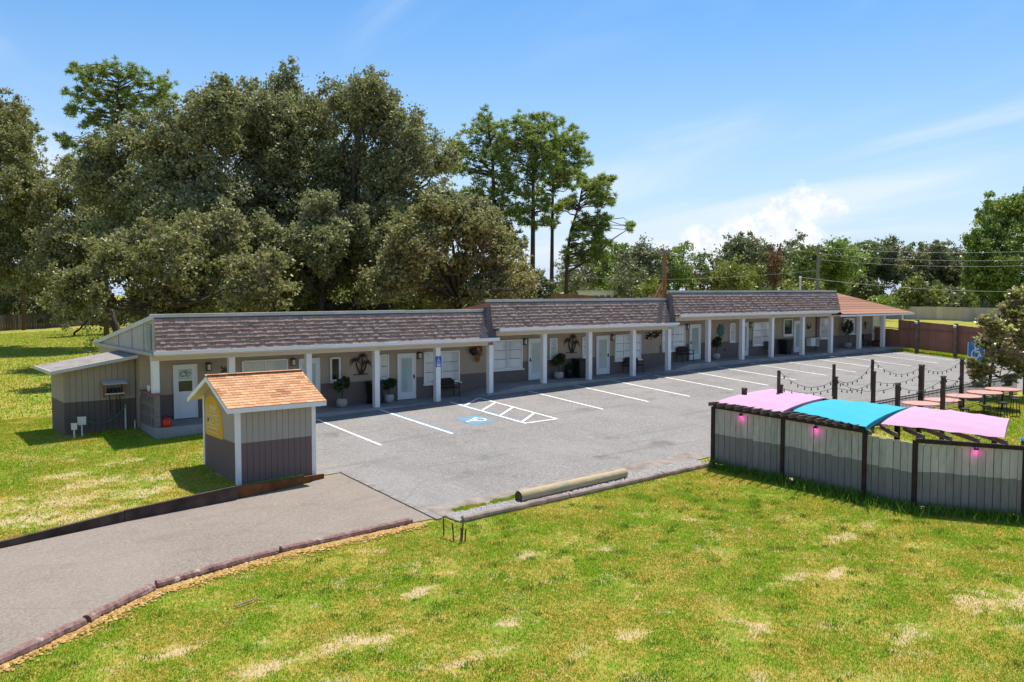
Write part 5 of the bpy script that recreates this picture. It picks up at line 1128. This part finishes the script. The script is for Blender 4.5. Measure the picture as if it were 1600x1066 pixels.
def leaves_np(centres, radii, counts, size, aspect, up=.0):
    out = []
    for c, r, n in zip(centres, radii, counts):
        k = max(8, int(n / 60)); ph = rng.uniform(0, 6.28, 4)          # leaf sprays on and inside an uneven lobe
        u = rng.normal(size=(k, 3)); u /= np.linalg.norm(u, axis=1)[:, None]
        th = np.arctan2(u[:, 1], u[:, 0]); fz = np.arcsin(u[:, 2])
        wv = 1 + .20 * np.sin(2 * th + ph[0]) * np.cos(2 * fz + ph[1]) + .15 * np.sin(5 * th + ph[2] + 3 * fz) + .10 * np.sin(7 * fz + ph[3])
        rad = np.where(rng.random(k) < .74, rng.uniform(.70, 1.05, k), rng.uniform(.15, .75, k)); rad = np.where(rng.random(k) < .10, rng.uniform(1.05, 1.32, k), rad)
        cc = c + u * (rad * wv)[:, None] * r * np.array([1, 1, .95]); m = int(n / k)
        sg = (r * .085 + .13) * rng.uniform(.55, 1.35, (k, 1, 1))
        sp = rng.normal(size=(k, m, 3)) * sg * np.array([1.1, 1.1, .8]); sp = sp + u[:, None] * np.abs(rng.normal(size=(k, m, 1))) * sg * .6
        out.append((cc[:, None] + sp).reshape(-1, 3))
    P = np.concatenate(out); n = len(P)
    a = rng.normal(size=(n, 3)); a /= np.linalg.norm(a, axis=1)[:, None]
    b = np.cross(a, rng.normal(size=(n, 3)) + np.array([0, 0, up])); b /= np.linalg.norm(b, axis=1)[:, None] + 1e-9
    s_ = size * rng.uniform(.6, 1.35, (n, 1))
    return np.stack([P - a * s_, P + b * s_ * aspect, P + a * s_, P - b * s_ * aspect], 1).reshape(-1, 3)
def limb(mb, p, q, r0, r1, n=6, wob=.06):
    p, q = np.array(p, float), np.array(q, float); L = np.linalg.norm(q - p); pts = []
    for i in range(5):
        u = i / 4; w = p + (q - p) * u + (rng.normal(size=3) * wob * L * math.sin(math.pi * u)); w[2] += .06 * L * math.sin(math.pi * u); pts.append(tuple(w))
    mb.tube(pts, [r0 + (r1 - r0) * i / 4 for i in range(5)], n)
def tree(name, lab, lobes, D, base_px, mat, size=.115, dens=1280, aspect=.55, bark=M_BARK, trunk_r=.32, cat='tree', group=None, jit=.10, zfac=1.0):
    b = at(base_px, 480, D); bx, by = float(b[0]), float(b[1]); bz = gzf(bx, by)
    t_ = thing(name, (bx, by, bz), lab, cat, group)
    cs, rs, ns, main = [], [], [], []
    for L in lobes:
        px, py, r = L[:3]; dd = L[3] if len(L) > 3 else rng.uniform(-jit, jit) * 30
        c = at(px, py, D + dd); c[2] = max(c[2], bz + .35 * r * D / FPX); R_ = r * (D + dd) / FPX
        if r > 27:                                                    # a big lobe is a cluster of smaller billows with gaps
            main.append(c)
            for _ in range(12):
                u = rng.normal(size=3); u /= np.linalg.norm(u); f_ = rng.uniform(.30, .52); cs.append(c + u * R_ * (1.05 - f_) * np.array([1, 1, 1.08])); rs.append(R_ * f_); ns.append(int(dens * rs[-1] ** 2 * .60) + 20)
            continue
        main.append(c); cs.append(c); rs.append(R_); ns.append(int(dens * R_ * R_ * (.6 if r < 20 else 1)) + 30)
    for c0, r0 in list(zip(cs, rs)):                                  # ragged outer tufts
        for _ in range(1):
            u = rng.normal(size=3); u[2] = abs(u[2]) * .9; u /= np.linalg.norm(u); cs.append(c0 + u * r0 * rng.uniform(.98, 1.18)); rs.append(r0 * rng.uniform(.16, .30)); ns.append(int(dens * rs[-1] ** 2 * 1.3) + 20)
    V = leaves_np(cs, rs, ns, size, aspect); F = np.arange(len(V)).reshape(-1, 4)
    o = bpy.data.objects.new('crown', mesh_np('crown', V - np.array([bx, by, bz]), F, mat)); COL.objects.link(o); o.parent = t_
    mb = MB(); top = np.mean(cs, axis=0); fork = np.array([bx + (top[0] - bx) * .5, by + (top[1] - by) * .5, bz + (top[2] - bz) * .55])
    mb.tube([(bx, by, bz - .2), (bx, by, bz + .3), tuple(fork * .5 + np.array([bx, by, bz]) * .5), tuple(fork)], [trunk_r * 1.35, trunk_r, trunk_r * .85, trunk_r * .7], 8)
    for c in main: limb(mb, fork, c, trunk_r * .45, trunk_r * .1, 5)
    obj('trunk', mb, bark, t_, True); return t_
tree('oak_tree', 'tall grey green oak in front of the left pine', [(185, 300, 66), (245, 245, 68), (318, 205, 58), (352, 152, 30), (338, 178, 34), (300, 320, 85), (215, 365, 70), (160, 250, 38), (275, 190, 34), (380, 205, 34)], 60, 270, OAK1, trunk_r=.4)
tree('oak_tree', 'tallest grey oak with a spire crown left of centre', [(430, 225, 72), (445, 135, 24), (440, 165, 34), (410, 180, 34), (482, 205, 52), (452, 320, 98), (405, 405, 75), (470, 170, 26), (452, 112, 14), (392, 150, 22)], 64, 440, OAK1, trunk_r=.42)
tree('oak_tree', 'broad grey oak at the right of the tall oaks, ragged top', [(560, 205, 66), (572, 140, 30), (602, 168, 34), (528, 150, 24), (636, 212, 36), (664, 238, 24), (560, 320, 98), (518, 420, 68), (628, 300, 68), (684, 262, 26), (585, 120, 14), (650, 190, 16), (700, 240, 14), (600, 400, 60)], 62, 545, OAK1, trunk_r=.42)
tree('oak_tree', 'low spreading olive oak behind the office end of the motel', [(180, 440, 55), (262, 408, 58), (340, 398, 52), (255, 465, 52), (132, 462, 38), (385, 448, 46), (205, 395, 36), (300, 450, 48), (112, 436, 20), (300, 360, 26), (238, 350, 18), (160, 388, 20), (360, 350, 22), (410, 415, 26), (100, 470, 22), (440, 455, 24)], 50, 250, OAK2, .115, 1150, trunk_r=.3)
tree('oak_tree', 'rounded olive oak behind the second roof section', [(715, 376, 58), (655, 392, 50), (782, 402, 42), (690, 440, 52), (768, 448, 44), (806, 432, 28), (618, 440, 42), (745, 342, 34), (680, 340, 30), (812, 398, 18), (770, 350, 18), (640, 350, 26), (718, 318, 18), (585, 452, 26), (828, 440, 16), (690, 300, 20)], 54, 715, OAK2, .115, 1150, trunk_r=.3)
tree('oak_tree', 'sunlit olive oak cut by the left frame edge', [(0, 225, 52), (-30, 320, 85), (22, 395, 62), (40, 300, 48), (12, 172, 26), (-20, 180, 40), (60, 350, 40), (70, 430, 40)], 80, -80, OAK2, .135, 760, trunk_r=.36)
tree('oak_tree', 'darker oak between the left frame edge and the tall oaks', [(100, 330, 52), (82, 405, 55), (132, 285, 40), (120, 420, 55), (150, 380, 50), (100, 270, 24)], 74, 190, OAK2, .13, 800, trunk_r=.34)
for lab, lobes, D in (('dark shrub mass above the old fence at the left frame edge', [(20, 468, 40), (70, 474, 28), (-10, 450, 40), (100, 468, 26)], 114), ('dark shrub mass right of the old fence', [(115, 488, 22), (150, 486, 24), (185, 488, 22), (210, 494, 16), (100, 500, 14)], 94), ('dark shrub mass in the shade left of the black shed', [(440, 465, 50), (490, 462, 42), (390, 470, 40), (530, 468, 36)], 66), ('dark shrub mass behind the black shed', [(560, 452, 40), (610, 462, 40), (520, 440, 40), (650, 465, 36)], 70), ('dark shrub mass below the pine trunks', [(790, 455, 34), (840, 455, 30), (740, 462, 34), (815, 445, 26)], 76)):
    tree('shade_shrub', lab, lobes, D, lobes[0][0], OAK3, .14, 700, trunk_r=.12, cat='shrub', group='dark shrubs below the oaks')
tree('oak_tree', 'mid height grey oak filling the gap between the two olive oaks', [(450, 400, 48), (510, 385, 44), (570, 395, 46), (480, 440, 40), (545, 350, 34), (420, 370, 34), (610, 380, 30), (500, 330, 30)], 58, 500, OAK1, trunk_r=.3)
tree('shrub', 'yellow green sapling lit in the gap left of the black shed', [(540, 448, 14), (530, 462, 12), (545, 470, 12)], 57, 537, GRN3, .10, 420, trunk_r=.06, cat='shrub')
tree('shrub', 'small green bush at the rear corner of the left gable', [(140, 530, 12), (150, 540, 10)], 49, 145, GRN2, .08, 500, trunk_r=.05, cat='shrub')
def pine(lab, D, trunk, clumps, mat=PINE, tr=.24, n=30, sz=.34):
    b = at(trunk[0][0], 480, D); bx, by = float(b[0]), float(b[1]); bz = gzf(bx, by); t_ = thing('pine_tree', (bx, by, bz), lab, 'pine tree', 'pine trees behind the motel')
    path = [(bx, by, bz - .2)] + [tuple(at(x, y, D)) for x, y in trunk]; mb = MB().tube(path, [tr * (1.25 - .95 * i / (len(path) - 1)) for i in range(len(path))], 8)
    Vs = []
    extra = [(px + rng.uniform(-1.5, 1.5) * r, py + rng.uniform(-.9, 1.6) * r, r * rng.uniform(.4, .75)) for px, py, r in clumps for _ in range(3)]
    for px, py, r in list(clumps) + extra:
        c = at(px, py, D + rng.uniform(-1.6, 1.6)); R_ = r * 1.02 * D / FPX
        ys = [q[1] for q in trunk]; yq = min(max(py + r * 1.2, min(ys)), max(ys)); xq = np.interp(-yq, [-q for q in ys], [q[0] for q in trunk]); limb(mb, at(xq, yq, D), c, .07, .02, 5, .05)
        k = int(5 + R_ * R_ * 15)
        for _ in range(k):                                           # upswept needle tufts
            u = rng.normal(size=3); u /= np.linalg.norm(u); tc_ = c + rng.normal(size=3) * R_ * np.array([.66, .66, .5])
            d = rng.normal(size=(n, 3)); d[:, 2] = d[:, 2] * .8 + .55; d /= np.linalg.norm(d, axis=1)[:, None]
            s_ = sz * rng.uniform(.7, 1.2, (n, 1)); w = np.cross(d, rng.normal(size=(n, 3))); w /= np.linalg.norm(w, axis=1)[:, None]
            p0 = tc_ + d * .04; Vs.append(np.stack([p0 - w * .036, p0 + w * .036, p0 + d * s_ + w * .016, p0 + d * s_ - w * .016], 1).reshape(-1, 3))
    V = np.concatenate(Vs); o = bpy.data.objects.new('crown', mesh_np('crown', V - np.array([bx, by, bz]), np.arange(len(V)).reshape(-1, 4), mat)); COL.objects.link(o); o.parent = t_
    obj('trunk', mb, M_PINEBARK, t_, True); return t_
pine('leftmost pine of the clump with a vine clad trunk', 84, [(772, 440), (772, 330), (770, 250), (762, 188)], [(760, 192, 16), (738, 213, 17), (716, 236, 17), (702, 254, 13), (746, 248, 19), (770, 268, 17), (788, 232, 14), (755, 288, 16), (780, 308, 17), (738, 306, 13), (800, 288, 13), (766, 338, 16), (790, 345, 17), (722, 262, 13), (780, 205, 12), (745, 330, 12), (805, 330, 14), (765, 225, 14), (775, 365, 14), (800, 365, 14)])
pine('tallest pine of the clump with a straight dark trunk', 84, [(832, 440), (833, 330), (833, 260), (830, 190)], [(830, 188, 18), (806, 204, 16), (855, 200, 16), (842, 218, 20), (816, 232, 16), (866, 224, 16), (836, 254, 15), (852, 268, 13), (812, 268, 12), (822, 300, 11), (846, 316, 11), (815, 330, 11), (800, 225, 12), (860, 245, 14), (828, 215, 14), (800, 250, 12), (848, 345, 10)])
pine('pine just right of the tallest pine in the clump', 88, [(862, 440), (863, 350), (864, 290), (872, 215)], [(872, 212, 16), (888, 224, 16), (897, 246, 15), (880, 258, 15), (902, 262, 10), (866, 284, 11), (882, 288, 10), (852, 308, 9), (876, 328, 8), (868, 236, 14), (888, 270, 10), (905, 240, 10), (858, 340, 8), (845, 290, 9)], tr=.2)
pine('leaning pine at the right edge of the clump with a long bare limb', 82, [(885, 440), (886, 400), (892, 360), (905, 320), (912, 280)], [(905, 275, 11), (920, 288, 13), (940, 288, 11), (954, 284, 8), (926, 312, 13), (946, 312, 11), (914, 342, 11), (936, 338, 11), (942, 354, 8), (900, 385, 13), (922, 384, 13), (910, 364, 10), (936, 368, 8), (880, 318, 9), (896, 318, 9), (935, 300, 9), (940, 380, 8), (985, 354, 4), (915, 400, 9), (930, 395, 8)], tr=.17)
lb = obj('bare_limb', MB().tube([tuple(at(888, 425, 82)), tuple(at(930, 400, 82)), tuple(at(960, 372, 82)), tuple(at(985, 356, 82))], [.13, .1, .06, .03], 6), M_PINEBARK, [o for o in COL.objects if o.get('label', '').startswith('leaning pine')][0])
pine('lone pine rising above the left oaks', 82, [(165, 420), (165, 300), (180, 220), (186, 110)], [(186, 108, 13), (210, 118, 13), (160, 118, 11), (236, 130, 13), (130, 124, 11), (120, 150, 11), (142, 150, 11), (180, 148, 13), (202, 148, 13), (226, 154, 11), (255, 144, 11), (264, 155, 8), (116, 174, 9), (150, 180, 9), (132, 192, 8), (100, 216, 9), (126, 236, 8), (170, 200, 9), (240, 166, 9), (146, 112, 9), (118, 108, 8), (220, 180, 9), (196, 175, 11), (165, 165, 11), (160, 225, 9), (110, 250, 7)], tr=.2)
pine('narrow dark conifer near the left frame edge', 108, [(36, 420), (36, 300), (34, 170)], [(34, 172, 8), (30, 190, 11), (42, 200, 12), (34, 215, 14), (46, 230, 14), (30, 240, 14), (40, 258, 15), (36, 280, 16)], mat=GRN2, tr=.18)
TL = [('olive crown at the left end of the far tree line', [(905, 432, 24), (925, 420, 20), (890, 440, 18)], 96, GREY), ('bright loose tree left of the roof timber post', [(958, 402, 22), (945, 425, 22), (970, 392, 14), (962, 440, 20)], 98, GRN1), ('grey rounded oak just left of the roof timber post', [(1000, 418, 34), (1010, 400, 24), (985, 438, 24), (1020, 430, 24)], 92, GREY),
 ('dark shrub below the grey rounded oak', [(985, 452, 14), (970, 455, 12), (1000, 455, 12)], 80, OAK3), ('lime shrub beside the roof timber post', [(1012, 450, 12), (1022, 455, 10), (1002, 454, 10)], 74, GRN3), ('slender bright tree just right of the roof timber post', [(1058, 420, 20), (1052, 400, 12), (1066, 398, 11), (1042, 405, 9), (1062, 440, 22), (1072, 385, 7)], 96, GRN1),
 ('thin tree with sparse dark top in the gap below the cloud', [(1092, 412, 14), (1100, 400, 10), (1105, 430, 18), (1085, 440, 18)], 104, GRN2), ('small rusty dead tree in the gap below the cloud', [(1078, 425, 9), (1082, 440, 9)], 95, DEAD), ('dark green tree left of the big grey oak in the far tree line', [(1125, 432, 22), (1115, 445, 18), (1138, 420, 18)], 100, OAK3),
 ('big grey green oak in the middle of the far tree line', [(1165, 405, 34), (1160, 385, 18), (1185, 395, 24), (1145, 415, 26), (1190, 420, 30), (1165, 435, 34)], 104, GREY), ('yellow green tree in front of the big grey oak', [(1140, 435, 24), (1160, 442, 22), (1125, 445, 18), (1180, 440, 20)], 92, GRN3), ('narrow rusty dead cedar in the far tree line', [(1210, 392, 7), (1211, 408, 9), (1209, 424, 9), (1208, 440, 9)], 94, DEAD),
 ('tall grey tree just right of the rusty cedar', [(1240, 388, 18), (1238, 405, 24), (1255, 395, 18), (1232, 425, 24)], 106, GREY), ('mid green tree left of the utility pole', [(1262, 415, 26), (1250, 435, 24), (1272, 400, 18)], 98, GRN2), ('bright green tree right of the utility pole', [(1305, 398, 22), (1318, 410, 26), (1295, 420, 24), (1325, 385, 10), (1310, 435, 28)], 100, GRN1),
 ('low lime shrubs in front of the utility pole', [(1255, 448, 10), (1275, 450, 9), (1232, 450, 9)], 84, GRN3), ('green tree above the service mast', [(1345, 400, 22), (1338, 420, 26), (1360, 392, 14)], 104, GRN2), ('grey oak behind the end of the motel roof', [(1378, 402, 26), (1390, 390, 18), (1370, 425, 28), (1400, 420, 28)], 108, GREY), ('lacy dark tree right of the motel roof', [(1415, 392, 14), (1432, 400, 18), (1405, 405, 16), (1425, 425, 28)], 102, OAK1),
 ('grey green tree left of the tall right tree', [(1460, 402, 28), (1445, 420, 28), (1480, 412, 26), (1470, 435, 30)], 106, GREY), ('dull green tree beside the tall right tree', [(1498, 412, 24), (1510, 430, 28), (1490, 440, 26)], 108, OAK2), ('dark shrub behind the end porch roof', [(1360, 455, 22), (1345, 450, 18), (1380, 462, 18)], 88, OAK3), ('bright low bush beside the end porch roof', [(1380, 470, 10), (1368, 468, 8), (1392, 474, 8)], 74, GRN1),
 ('rounded yellow green bush above the tan fence', [(1432, 462, 26), (1412, 468, 20), (1455, 468, 22), (1435, 448, 18), (1425, 478, 20), (1455, 480, 18)], 84, GRN3), ('pale grey bush right of the rounded bush', [(1490, 470, 22), (1478, 478, 18), (1505, 478, 18)], 88, GREY), ('grey shrub at the right end of the tan fence', [(1535, 490, 14), (1548, 495, 12), (1525, 495, 10)], 76, GREY)]
for lab, lobes, D, m_ in TL:
    if lobes[0][0] > 1340: D = D + 42 if D < 95 else D + 34
    tree('far_tree' if 'shrub' not in lab and 'bush' not in lab else 'far_shrub', lab, lobes, D, lobes[0][0], m_, .0016 * D, 17 / (.0016 * D) ** 2, trunk_r=.16, cat='tree' if 'shrub' not in lab and 'bush' not in lab else 'shrub', group='far tree line')
tree('broadleaf_tree', 'tall bright green tree at the right frame edge', [(1560, 345, 36), (1550, 320, 14), (1580, 325, 22), (1600, 350, 40), (1530, 390, 28), (1570, 400, 50), (1535, 440, 30), (1600, 430, 60), (1570, 465, 40), (1525, 415, 20), (1610, 320, 24), (1545, 365, 22)], 118, 1580, GRN1, .19, 420, trunk_r=.3)
# far wood that reads as one mass and closes the horizon behind everything
n_ = 48000; ax_ = rng.uniform(-250, 1850, n_); Dw = rng.uniform(128, 150, n_); hw = 3.0 + 2.2 * np.sin(ax_ * .021) + 1.4 * np.sin(ax_ * .057 + 1) + 1.0 * np.sin(ax_ * .13)
Pw = np.stack([at(0, 0, 0) for _ in range(1)])[0] + (_fw * [1, 1, 0] + 0)[None] * Dw[:, None] + _rt[None] * ((ax_ - 800) / FPX * Dw)[:, None]; Pw[:, 2] = .5 + np.abs(rng.random(n_)) ** .8 * (hw + 2.6)
a_ = rng.normal(size=(n_, 3)); a_ /= np.linalg.norm(a_, axis=1)[:, None]; b_ = np.cross(a_, rng.normal(size=(n_, 3))); b_ /= np.linalg.norm(b_, axis=1)[:, None]; sz_ = rng.uniform(.3, .6, (n_, 1))
Vw = np.stack([Pw - a_ * sz_, Pw + b_ * sz_ * .6, Pw + a_ * sz_, Pw - b_ * sz_ * .6], 1).reshape(-1, 3)
o = bpy.data.objects.new('distant_wood', mesh_np('distant_wood', Vw, np.arange(len(Vw)).reshape(-1, 4), GRN2)); COL.objects.link(o); setp(o, 'far dark wood closing the horizon', 'wood', kind='stuff')
mg_b = (27.0, -13.0); mz = gzf(*mg_b); mg = thing('magnolia_tree', (*mg_b, mz), 'young magnolia with brown backed leaves beside the tables', 'tree')
mc = [(1535, 575, 20), (1545, 540, 20), (1530, 590, 16), (1570, 560, 20), (1560, 520, 18), (1580, 490, 22), (1595, 465, 20), (1545, 505, 16), (1590, 530, 22), (1595, 575, 20), (1605, 500, 26), (1575, 595, 10), (1520, 570, 10), (1610, 545, 20)]
Vs = []; mbt = MB().tube([(*mg_b, mz - .1), (mg_b[0] + .1, mg_b[1], mz + 1.2), tuple(at(1560, 545, 43)), tuple(at(1585, 480, 43))], [.09, .075, .05, .02], 8)
for px, py, r in mc:
    c = at(px, py, 43 + rng.uniform(-.6, .6)); R_ = r * 43 / FPX; limb(mbt, at(1562, min(py + 30, 590), 43), c, .03, .012, 5)
    for _ in range(int(34 + R_ * R_ * 110)):                           # whorls of long leaves
        u = rng.normal(size=3); u /= np.linalg.norm(u); tc_ = c + u * R_ * rng.uniform(.3, 1.05); n = 11
        a_ = rng.uniform(0, 6.28, n); el = rng.uniform(-.1, .9, n); d = np.stack([np.cos(a_) * np.cos(el), np.sin(a_) * np.cos(el), np.sin(el)], -1)
        w = np.cross(d, rng.normal(size=(n, 3)) * .35 + np.array([0, 0, 1])); w /= np.linalg.norm(w, axis=1)[:, None]; s_ = rng.uniform(.17, .26, (n, 1))
        Vs.append(np.stack([tc_ + d * .02, tc_ + d * s_ * .55 + w * s_ * .24, tc_ + d * s_, tc_ + d * s_ * .55 - w * s_ * .24], 1).reshape(-1, 3))
V = np.concatenate(Vs); o = bpy.data.objects.new('crown', mesh_np('crown', V - np.array([*mg_b, mz]), np.arange(len(V)).reshape(-1, 4), MAG)); COL.objects.link(o); o.parent = mg; obj('trunk', mbt, M_BARK, mg, True)

# ================================================================ GRASS (uncountable)
def in_drive(x, y):
    lo = np.interp(x, EX, EY); hi = np.interp(x, [p[0] for p in DUP][::-1], [p[1] for p in DUP][::-1])
    return (x < -5.55) & (y < hi + .02) & (y > lo - .16)
def in_patio(x, y): return (x > np.interp(-y, [14.1, 16.5, 19.04, 20.45, 22.68, 26.3], [4.8, 5.25, 5.62, 5.8, 7.5, 10.3])) & (y < -14.0) & (x < 13.5) & (y > -22.5)
def grass(name, n, xr, yr, h, wid, lab, keep, hvar=.5, mat=None):
    x = rng.uniform(*xr, n); y = rng.uniform(*yr, n); k = keep(x, y); x, y = x[k], y[k]; n = len(x)
    z = gz(x, y); hh = h * rng.uniform(1 - hvar, 1 + hvar, n); a = rng.uniform(0, 6.28, n); ln_ = rng.uniform(.15, .9, n) * hh; b = rng.uniform(0, 6.28, n)
    ca, sa = np.cos(a) * wid / 2, np.sin(a) * wid / 2
    V = np.stack([np.stack([x - ca, y - sa, z - .01], -1), np.stack([x + ca, y + sa, z - .01], -1), np.stack([x + np.cos(b) * ln_, y + np.sin(b) * ln_, z + hh], -1)], 1).reshape(-1, 3)
    o = bpy.data.objects.new(name, mesh_np(name, V, np.arange(3 * n).reshape(-1, 3), mat or M_BLADE)); COL.objects.link(o); setp(o, lab, 'grass', kind='stuff'); return o
cosY, sinY = math.cos(YAW), math.sin(YAW)
def vis(x, y, m=1.06):
    dx, dy = x - CAM[0], y - CAM[1]; dep = dx * sinY + dy * cosY; lat = dx * cosY - dy * sinY
    return (dep > 11) & (np.abs(lat) < dep * .5735 * m)
_p = rng.uniform(0, 10, 64)
def clump(x, y, s=1.0):
    return (np.sin(x * 1.7 * s + np.sin(y * 1.3 * s + 1) * 1.6) + np.sin(y * 2.3 * s + np.sin(x * 1.9 * s) * 1.4) + np.sin((x + y) * 3.7 * s) * .6) / 2.6
def thin(x, y, lo=.35):
    k = np.clip(lo + .5 + .55 * clump(x, y) + .25 * clump(x, y, 3.1), .2, 1)
    for bx_, by_, ra, rb_ in BARE:
        d = np.hypot((x - bx_) / ra, (y - by_) / rb_) + .7 * clump(x * 2.2 + by_, y * 2.2 + bx_, 1.6); k = k * np.clip((d - .35) * 1.4, .34, 1)
    return rng.random(len(x)) < k
def thin_old(x, y, lo=.35): return rng.random(len(x)) < np.clip(lo + .5 + .55 * clump(x, y) + .25 * clump(x, y, 3.1), .12, 1)
grass('lawn_grass', 1150000, (-20, 12), (-30, -13.6), .036, .02, 'short green and straw coloured lawn grass in the foreground', lambda x, y: vis(x, y) & ~in_drive(x, y) & ~in_patio(x, y) & ~((y > -14.02) & (x > -5.5)) & thin(x, y))
TC = np.stack([rng.uniform(-18, 8, 420), rng.uniform(-28, -14.2, 420)], -1)
def tuft_keep(x, y):
    k = np.zeros(len(x), bool)
    for i in range(0, len(x), 4000):
        d = np.hypot(x[i:i + 4000, None] - TC[None, :, 0], (y[i:i + 4000, None] - TC[None, :, 1]) * 1.4); m = d.min(1); k[i:i + 4000] = rng.random(len(m)) < np.clip(1.15 - m / (.10 + .22 * (d.argmin(1) % 7) / 7), 0, 1)
    return k
grass('lawn_tufts', 330000, (-18, 8), (-28, -14.2), .058, .022, 'darker green tufts standing in the foreground lawn', lambda x, y: vis(x, y) & ~in_drive(x, y) & ~in_patio(x, y) & tuft_keep(x, y), .5, M_TUFT)
grass('side_lawn_grass', 300000, (-22, -6.6), (-9.4, 8), .042, .026, 'short lawn grass left of the motel', lambda x, y: vis(x, y) & ~in_drive(x, y) & ~((x > -9.2) & (y > -.4)) & ~((x > -11.7) & (y > 1.95) & (y < 4.4)) & ~((x > kx0 - .1) & (x < kx1 + .1) & (y > ky0 - .1) & (y < ky1 + .1)) & ~((x > -6.75) & (y > -8)) & ~((x > -9.25) & (y < -8.0)) & (y > np.interp(x, [-20, -15.3, -12.4, -9.3, -6.4], [-10.15, -9.2, -8.9, -8.7, -8.25])) & thin(x, y))
grass('back_lawn_grass', 150000, (-30, 10), (8, 82), .08, .065, 'shaded lawn grass at the back left', lambda x, y: vis(x, y) & (rng.random(len(x)) < .9) & ~((x > -9.3) & (y < 9)))
def weeds_keep(x, y):
    fx = np.interp(-y, [14.1, 16.5, 19.04, 20.45, 22.68, 26.3], [4.73, 5.2, 5.58, 5.78, 7.45, 10.2]); d = fx - x
    return (d > -.05) & (d < .25 + .9 * rng.random(len(x)) ** 2 * (.4 + .6 * np.clip((-y - 14) / 5, 0, 1)))
grass('fence_weeds', 60000, (3.4, 10.2), (-26, -14.05), .20, .035, 'tall green weeds along the foot of the patio fence', weeds_keep, .7, M_TUFT)
grass('kerb_grass', 9000, (-5.0, -2.7), (-13.42, -12.75), .08, .03, 'grass growing over the asphalt edge beside the pale log', lambda x, y: y < -13.40 + .55 * np.clip(.4 + clump(x * 2, y * 2) * .6, 0, 1))
grass('patio_grass', 60000, (13.6, 30), (-23, -14.2), .06, .035, 'bright grass around the salmon tables', lambda x, y: vis(x, y))
grass('far_end_grass', 50000, (40.4, 48), (-14, 2), .10, .05, 'grass strip below the brown fence', lambda x, y: vis(x, y))
